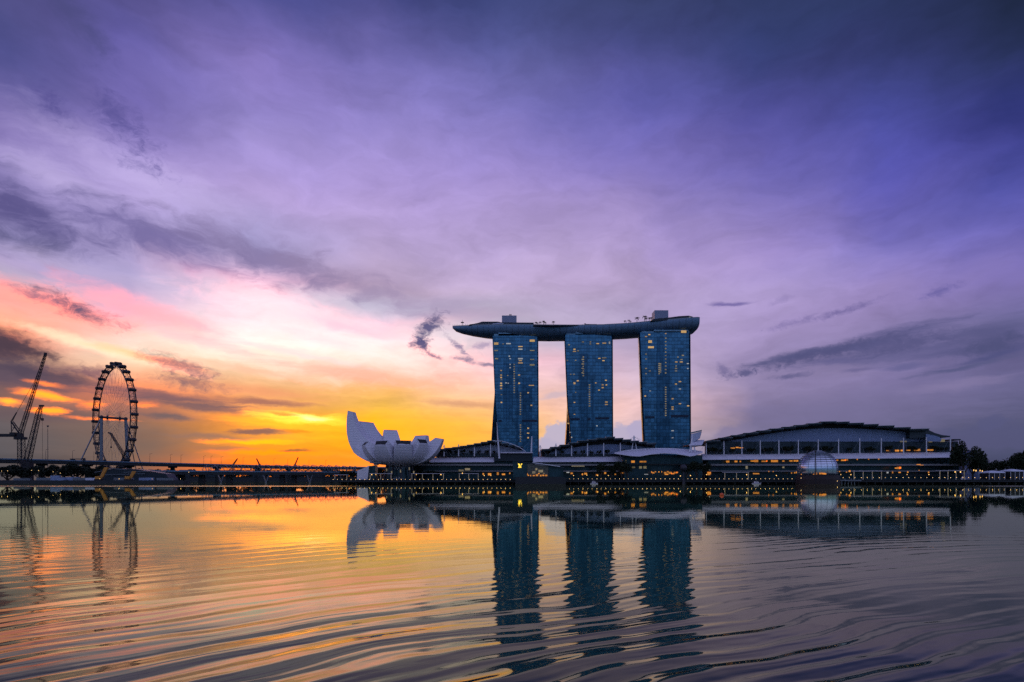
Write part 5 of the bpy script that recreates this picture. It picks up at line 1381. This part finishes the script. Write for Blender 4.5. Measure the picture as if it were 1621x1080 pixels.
# truck convoy shape on the viaduct: one long vehicle
t = thing('lorry', 'dark flat lorry parked on the viaduct left of the giant wheel', 'lorry'); p = via_at(130)
m = MB(); m.box(p.x-7.5,p.x+7.5,p.y-10.6,p.y-8.2,ZD+2.3,ZD+3.2); m.build('trailer', M['dark_steel'], t)
m = MB(); m.hexa([(p.x+7.7,p.y-10.6,ZD+1),(p.x+10,p.y-10.6,ZD+1),(p.x+10,p.y-8.2,ZD+1),(p.x+7.7,p.y-8.2,ZD+1),(p.x+7.8,p.y-10.5,ZD+3.9),(p.x+9.4,p.y-10.5,ZD+3.9),(p.x+9.4,p.y-8.3,ZD+3.9),(p.x+7.8,p.y-8.3,ZD+3.9)]); m.build('cab', M['dark_steel'], t)
for dx in (-6,-4.5,-3,8.8):
    m = MB(); m.tube([(p.x+dx,p.y-10.7,ZD+1.82),(p.x+dx,p.y-8.1,ZD+1.82)], .52, 10); m.build('wheel', M['black_steel'], t)
settle(t)
# lower road bridge
rb = thing('road_bridge', 'low flat road bridge on piers leading to the museum', 'bridge')
bp_ = [Vector((WX(236,560),560,0)), Vector((WX(330,590),590,0)), Vector((WX(430,615),615,0)), Vector((WX(520,640),640,0)), Vector((WX(600,665),665,0))]
m = MB(); m.loft(strip(bp_, 9, 8.6, 11.4, 40), True, 0, True); m.build('deck', M['dark_concrete'], rb)
m = MB(); m.loft(strip(bp_, 9.3, 11.404, 12.6, 40), True, 0, True); m.build('parapet', M['hull'], rb)
for px, Y in ((288,577),(320,587),(363,598),(447,619),(465,624),(548,648)):
    m = MB(); x = WX(px, Y); m.hexa([(x-2.6,Y-3,-1),(x+2.6,Y-3,-1),(x+2.6,Y+3,-1),(x-2.6,Y+3,-1),(x-1.6,Y-3,8.598),(x+1.6,Y-3,8.598),(x+1.6,Y+3,8.598),(x-1.6,Y+3,8.598)]); m.build('pier', M['dark_concrete'], rb)
settle(rb)
# tubular footbridge with twin helices
hb = thing('helix_footbridge', 'slender footbridge wrapped in a lattice of curved tubes', 'footbridge')
hp = [Vector((WX(322,690),690,16.8)), Vector((WX(390,678),678,17.2)), Vector((WX(460,672),672,17.2)), Vector((WX(520,668),668,16.6)), Vector((WX(565,655),655,15))]
for s_, ph, nm in ((1, 0, 'outer_helix'), (-1, .6, 'inner_helix'), (1, math.pi, 'outer_helix'), (-1, math.pi + .6, 'inner_helix')):
    q = []
    for i in range(221):
        f = i/220; p = along(hp, f); a = s_ * f * 2*math.pi * 9 + ph; r = 3.9 if 'outer' in nm else 3.3
        q.append(p + Vector((0, math.cos(a) * r, math.sin(a) * r)))
    m = MB(); m.tube(q, .26, 5); m.build(nm, M['steel'], hb)
m = MB(); m.loft([[p + v for v in (Vector((0,-2.6,-2.9)), Vector((0,2.6,-2.9)), Vector((0,2.6,-2.3)), Vector((0,-2.6,-2.3)))] for p in (along(hp, i/40) for i in range(41))], True, 0, True); m.build('walkway', M['dark_steel'], hb)
m = MB()
for i in range(1, 56):
    p = along(hp, i/56); q = [p + Vector((0, 3.6*math.cos(a), 3.6*math.sin(a))) for a in [2*math.pi*k/12 for k in range(13)]]; m.tube(q, .13, 4, cap=False)
m.build('hoops', M['steel'], hb)
for f in (.12,.36,.62,.86):
    p = along(hp, f); 
    for dx in (-5, 5): m = MB(); m.tube([(p.x, p.y, -1), (p.x + dx, p.y, p.z - 3)], .6, 7); m.build('raking_leg', M['steel'], hb)
settle(hb)

# ------------------------------------------------------------------ works on the spit at the left
tl = make_tree('', '', 11, 15, .6, 1900, .95, 77, 'foliage_far'); utl = [False]
for px, Y, sx, sz, lab in ((12,560,1.15,1.02,'low dark tree at the left picture edge below the viaduct'),(40,565,1.2,1.0,'low dark tree below the two cranes'),(66,560,1.1,.95,'low dark tree right of the cranes below the viaduct'),(96,555,1.2,1.0,'dark bushy tree below the lorry on the viaduct'),(122,560,1.3,1.12,'tallest dark tree on the spit left of the wheel'),(146,565,1.2,.98,'dark tree left below the wheel columns'),(172,566,1.2,.85,'dark tree right below the wheel, behind the grandstand'),(206,568,1.1,.8,'low dark tree behind the far half of the grandstand'),(236,566,1.1,.75,'last low dark tree of the spit before the road bridge')):
    place(tl, utl, (WX(px, Y), Y, 2.4), rng.uniform(0,6), (sx, sx, sz), lab, 'dark trees on the spit')
def container(px, py, Y, l, h, mt, label, grp='works containers on the spit'):
    t = thing('site_container', label, 'container', grp); x = WX(px, Y); z0 = 2.4; m = MB(); m.box(x-l/2, x+l/2, Y-1.3, Y+1.3, z0, z0+h); m.build('body', M[mt], t)
    m = MB()
    k = int(l/1.2)
    for i in range(k): m.box(x-l/2+.4+i*1.2, x-l/2+.8+i*1.2, Y-1.36, Y-1.302, z0+.2, z0+h-.2)
    m.build('corrugated_side', M[mt], t); m = MB(); m.box(x-l/2-.05, x+l/2+.05, Y-1.34, Y+1.34, z0+h, z0+h+.12); m.build('roof', M['steel'], t); return settle(t)
for px, l, h, mt, Y, lab in ((70,12,2.6,'steel',500,'grey works container farthest left on the spit'),(88,7,4.6,'site_blue',497,'tall pale blue works cabin on the spit'),(97,6,2.8,'site_blue',495,'small pale blue works cabin beside the tall one'),(112,14,3.2,'site_blue',500,'long pale blue works container on the spit'),(128,12,2.6,'steel',497,'grey works container right of the long blue one'),(145,9,2.6,'tent',495,'white works container left of the wheel columns'),(36,14,2.2,'steel',500,'low grey container below the cranes'),(196,16,2.6,'steel',500,'grey works container between the two yellow booms'),(232,12,2.8,'site_blue',502,'pale blue works container at the right end of the spit'),(262,14,2.4,'steel',500,'grey works container nearest the road bridge')):
    container(px, 756, Y, l, h, mt, lab)
def boom(px0, py0, px1, py1, label):
    Y = 492; t = thing('piling_rig', label, 'machine', 'yellow rigs on the spit'); a, b = W(px0, py0, Y), W(px1, py1, Y)
    m = MB(); m.hexa([a+Vector((-1.2,-.6,0)), a+Vector((1.2,-.6,0)), a+Vector((1.2,.6,0)), a+Vector((-1.2,.6,0)), b+Vector((-2.0,-.5,0)), b+Vector((1.4,-.5,0)), b+Vector((1.4,.5,0)), b+Vector((-2.0,.5,0))]); m.build('boom', M['yellow'], t)
    m = MB(); m.box(a.x-5, a.x+1, Y-1.4, Y+1.4, 2.3, 4.0); m.build('tracks', M['black_steel'], t); m = MB(); m.box(a.x-4.4, a.x-.4, Y-1.2, Y+1.2, 4.002, 6.4); m.build('cab', M['yellow'], t); return settle(t)
boom(160, 757, 169, 740, 'leaning yellow rig on the spit below the wheel, nearer the cranes'); boom(207, 757, 213, 746, 'leaning yellow rig on the spit nearer the museum')
t = thing('grandstand', 'dark stepped grandstand with pale roof lines behind the spit', 'grandstand'); Y = 540
m = MB(); m.prism([(WX(150,Y),2.4),(WX(160,Y),WZ(748,Y)),(WX(186,Y),WZ(741.5,Y)),(WX(215,Y),WZ(743,Y)),(WX(262,Y),WZ(750,Y)),(WX(270,Y),2.4)], Y, Y+14); m.build('seating', M['pav_dark'], t)
m = MB()
for a, b in (((150,748),(180,742)), ((180,742),(200,744)), ((196,748),(240,746)), ((235,743),(262,747)), ((160,752),(230,750))): m.bar(W(*a, Y-1), W(*b, Y-1), .45)
m.build('roof_line', M['steel'], t); settle(t)
lp = [(2.5,746.2),(12,746),(50,745.2),(61,745.4),(84,747.5),(95.5,749.5),(158,758.5),(188.5,758.8),(241,758.8),(286,758.6),(299,748)]
def site_lamp():
    t = thing('site_lamp', '', 'lamp', 'lamps on the spit'); m = MB(); m.tube([(0,0,-4),(0,0,0)], [.14,.1], 6); m.build('post', M['dark_steel'], t); m = MB(); m.ball((0,0,.25), .2, 5); m.build('globe', M['lamp_small'], t, True); return t
sl = site_lamp(); us = [False]
for px, py in lp:
    Y = 488; place(sl, us, (WX(px, Y), Y, WZ(py, Y)), 0, 1, 'lamp glowing before the dark trees of the spit' if px < 100 else 'lamp glowing low at the water edge of the spit', 'lamps before the spit trees' if px < 100 else 'lamps at the spit edge')
# far shore behind the bridges
rnd = random.Random(8)
cs = MB()
for i in range(3600):
    px = rnd.uniform(225, 720); Y = rnd.uniform(1086, 1112); h = 16 + 3 * math.sin(px * .05) + 3 * math.sin(px * .17)
    p = Vector((WX(px, Y), Y, 2.6 + rnd.random() ** .7 * h)); a = Vector((rnd.gauss(0,1), rnd.gauss(0,1), rnd.gauss(0,1))).normalized(); b = a.cross(Vector((rnd.gauss(0,1), rnd.gauss(0,1), rnd.gauss(0,1)))).normalized(); s_ = rnd.uniform(1.6, 3.2)
    cs.face([p-a*s_, p-b*s_, p+a*s_, p+b*s_])
tag(cs.build('treeline', M['foliage_far']), kind='stuff')
for px0, px1, py, lab in ((285,300,744,'low pale shed beyond the road bridge near the wheel'),(318,346,746,'long low shed beyond the road bridge'),(400,420,747,'low flat building beyond the bridges, left of the far cranes'),(432,462,746,'wide flat building beyond the bridges'),(486,512,747,'low flat building beyond the bridges nearest the museum')):
    t = thing('far_building', lab, 'building', 'low buildings beyond the bridges'); Y = 1082; m = MB(); m.box(WX(px0,Y), WX(px1,Y), Y, Y+14, 2.6, WZ(py+1,Y)); m.build('wall', M['pav_dark'], t); m = MB(); m.box(WX(px0,Y)-1, WX(px1,Y)+1, Y-1, Y+15, WZ(py+1,Y)+.01, WZ(py,Y)); m.build('roof', M['steel'], t); settle(t)
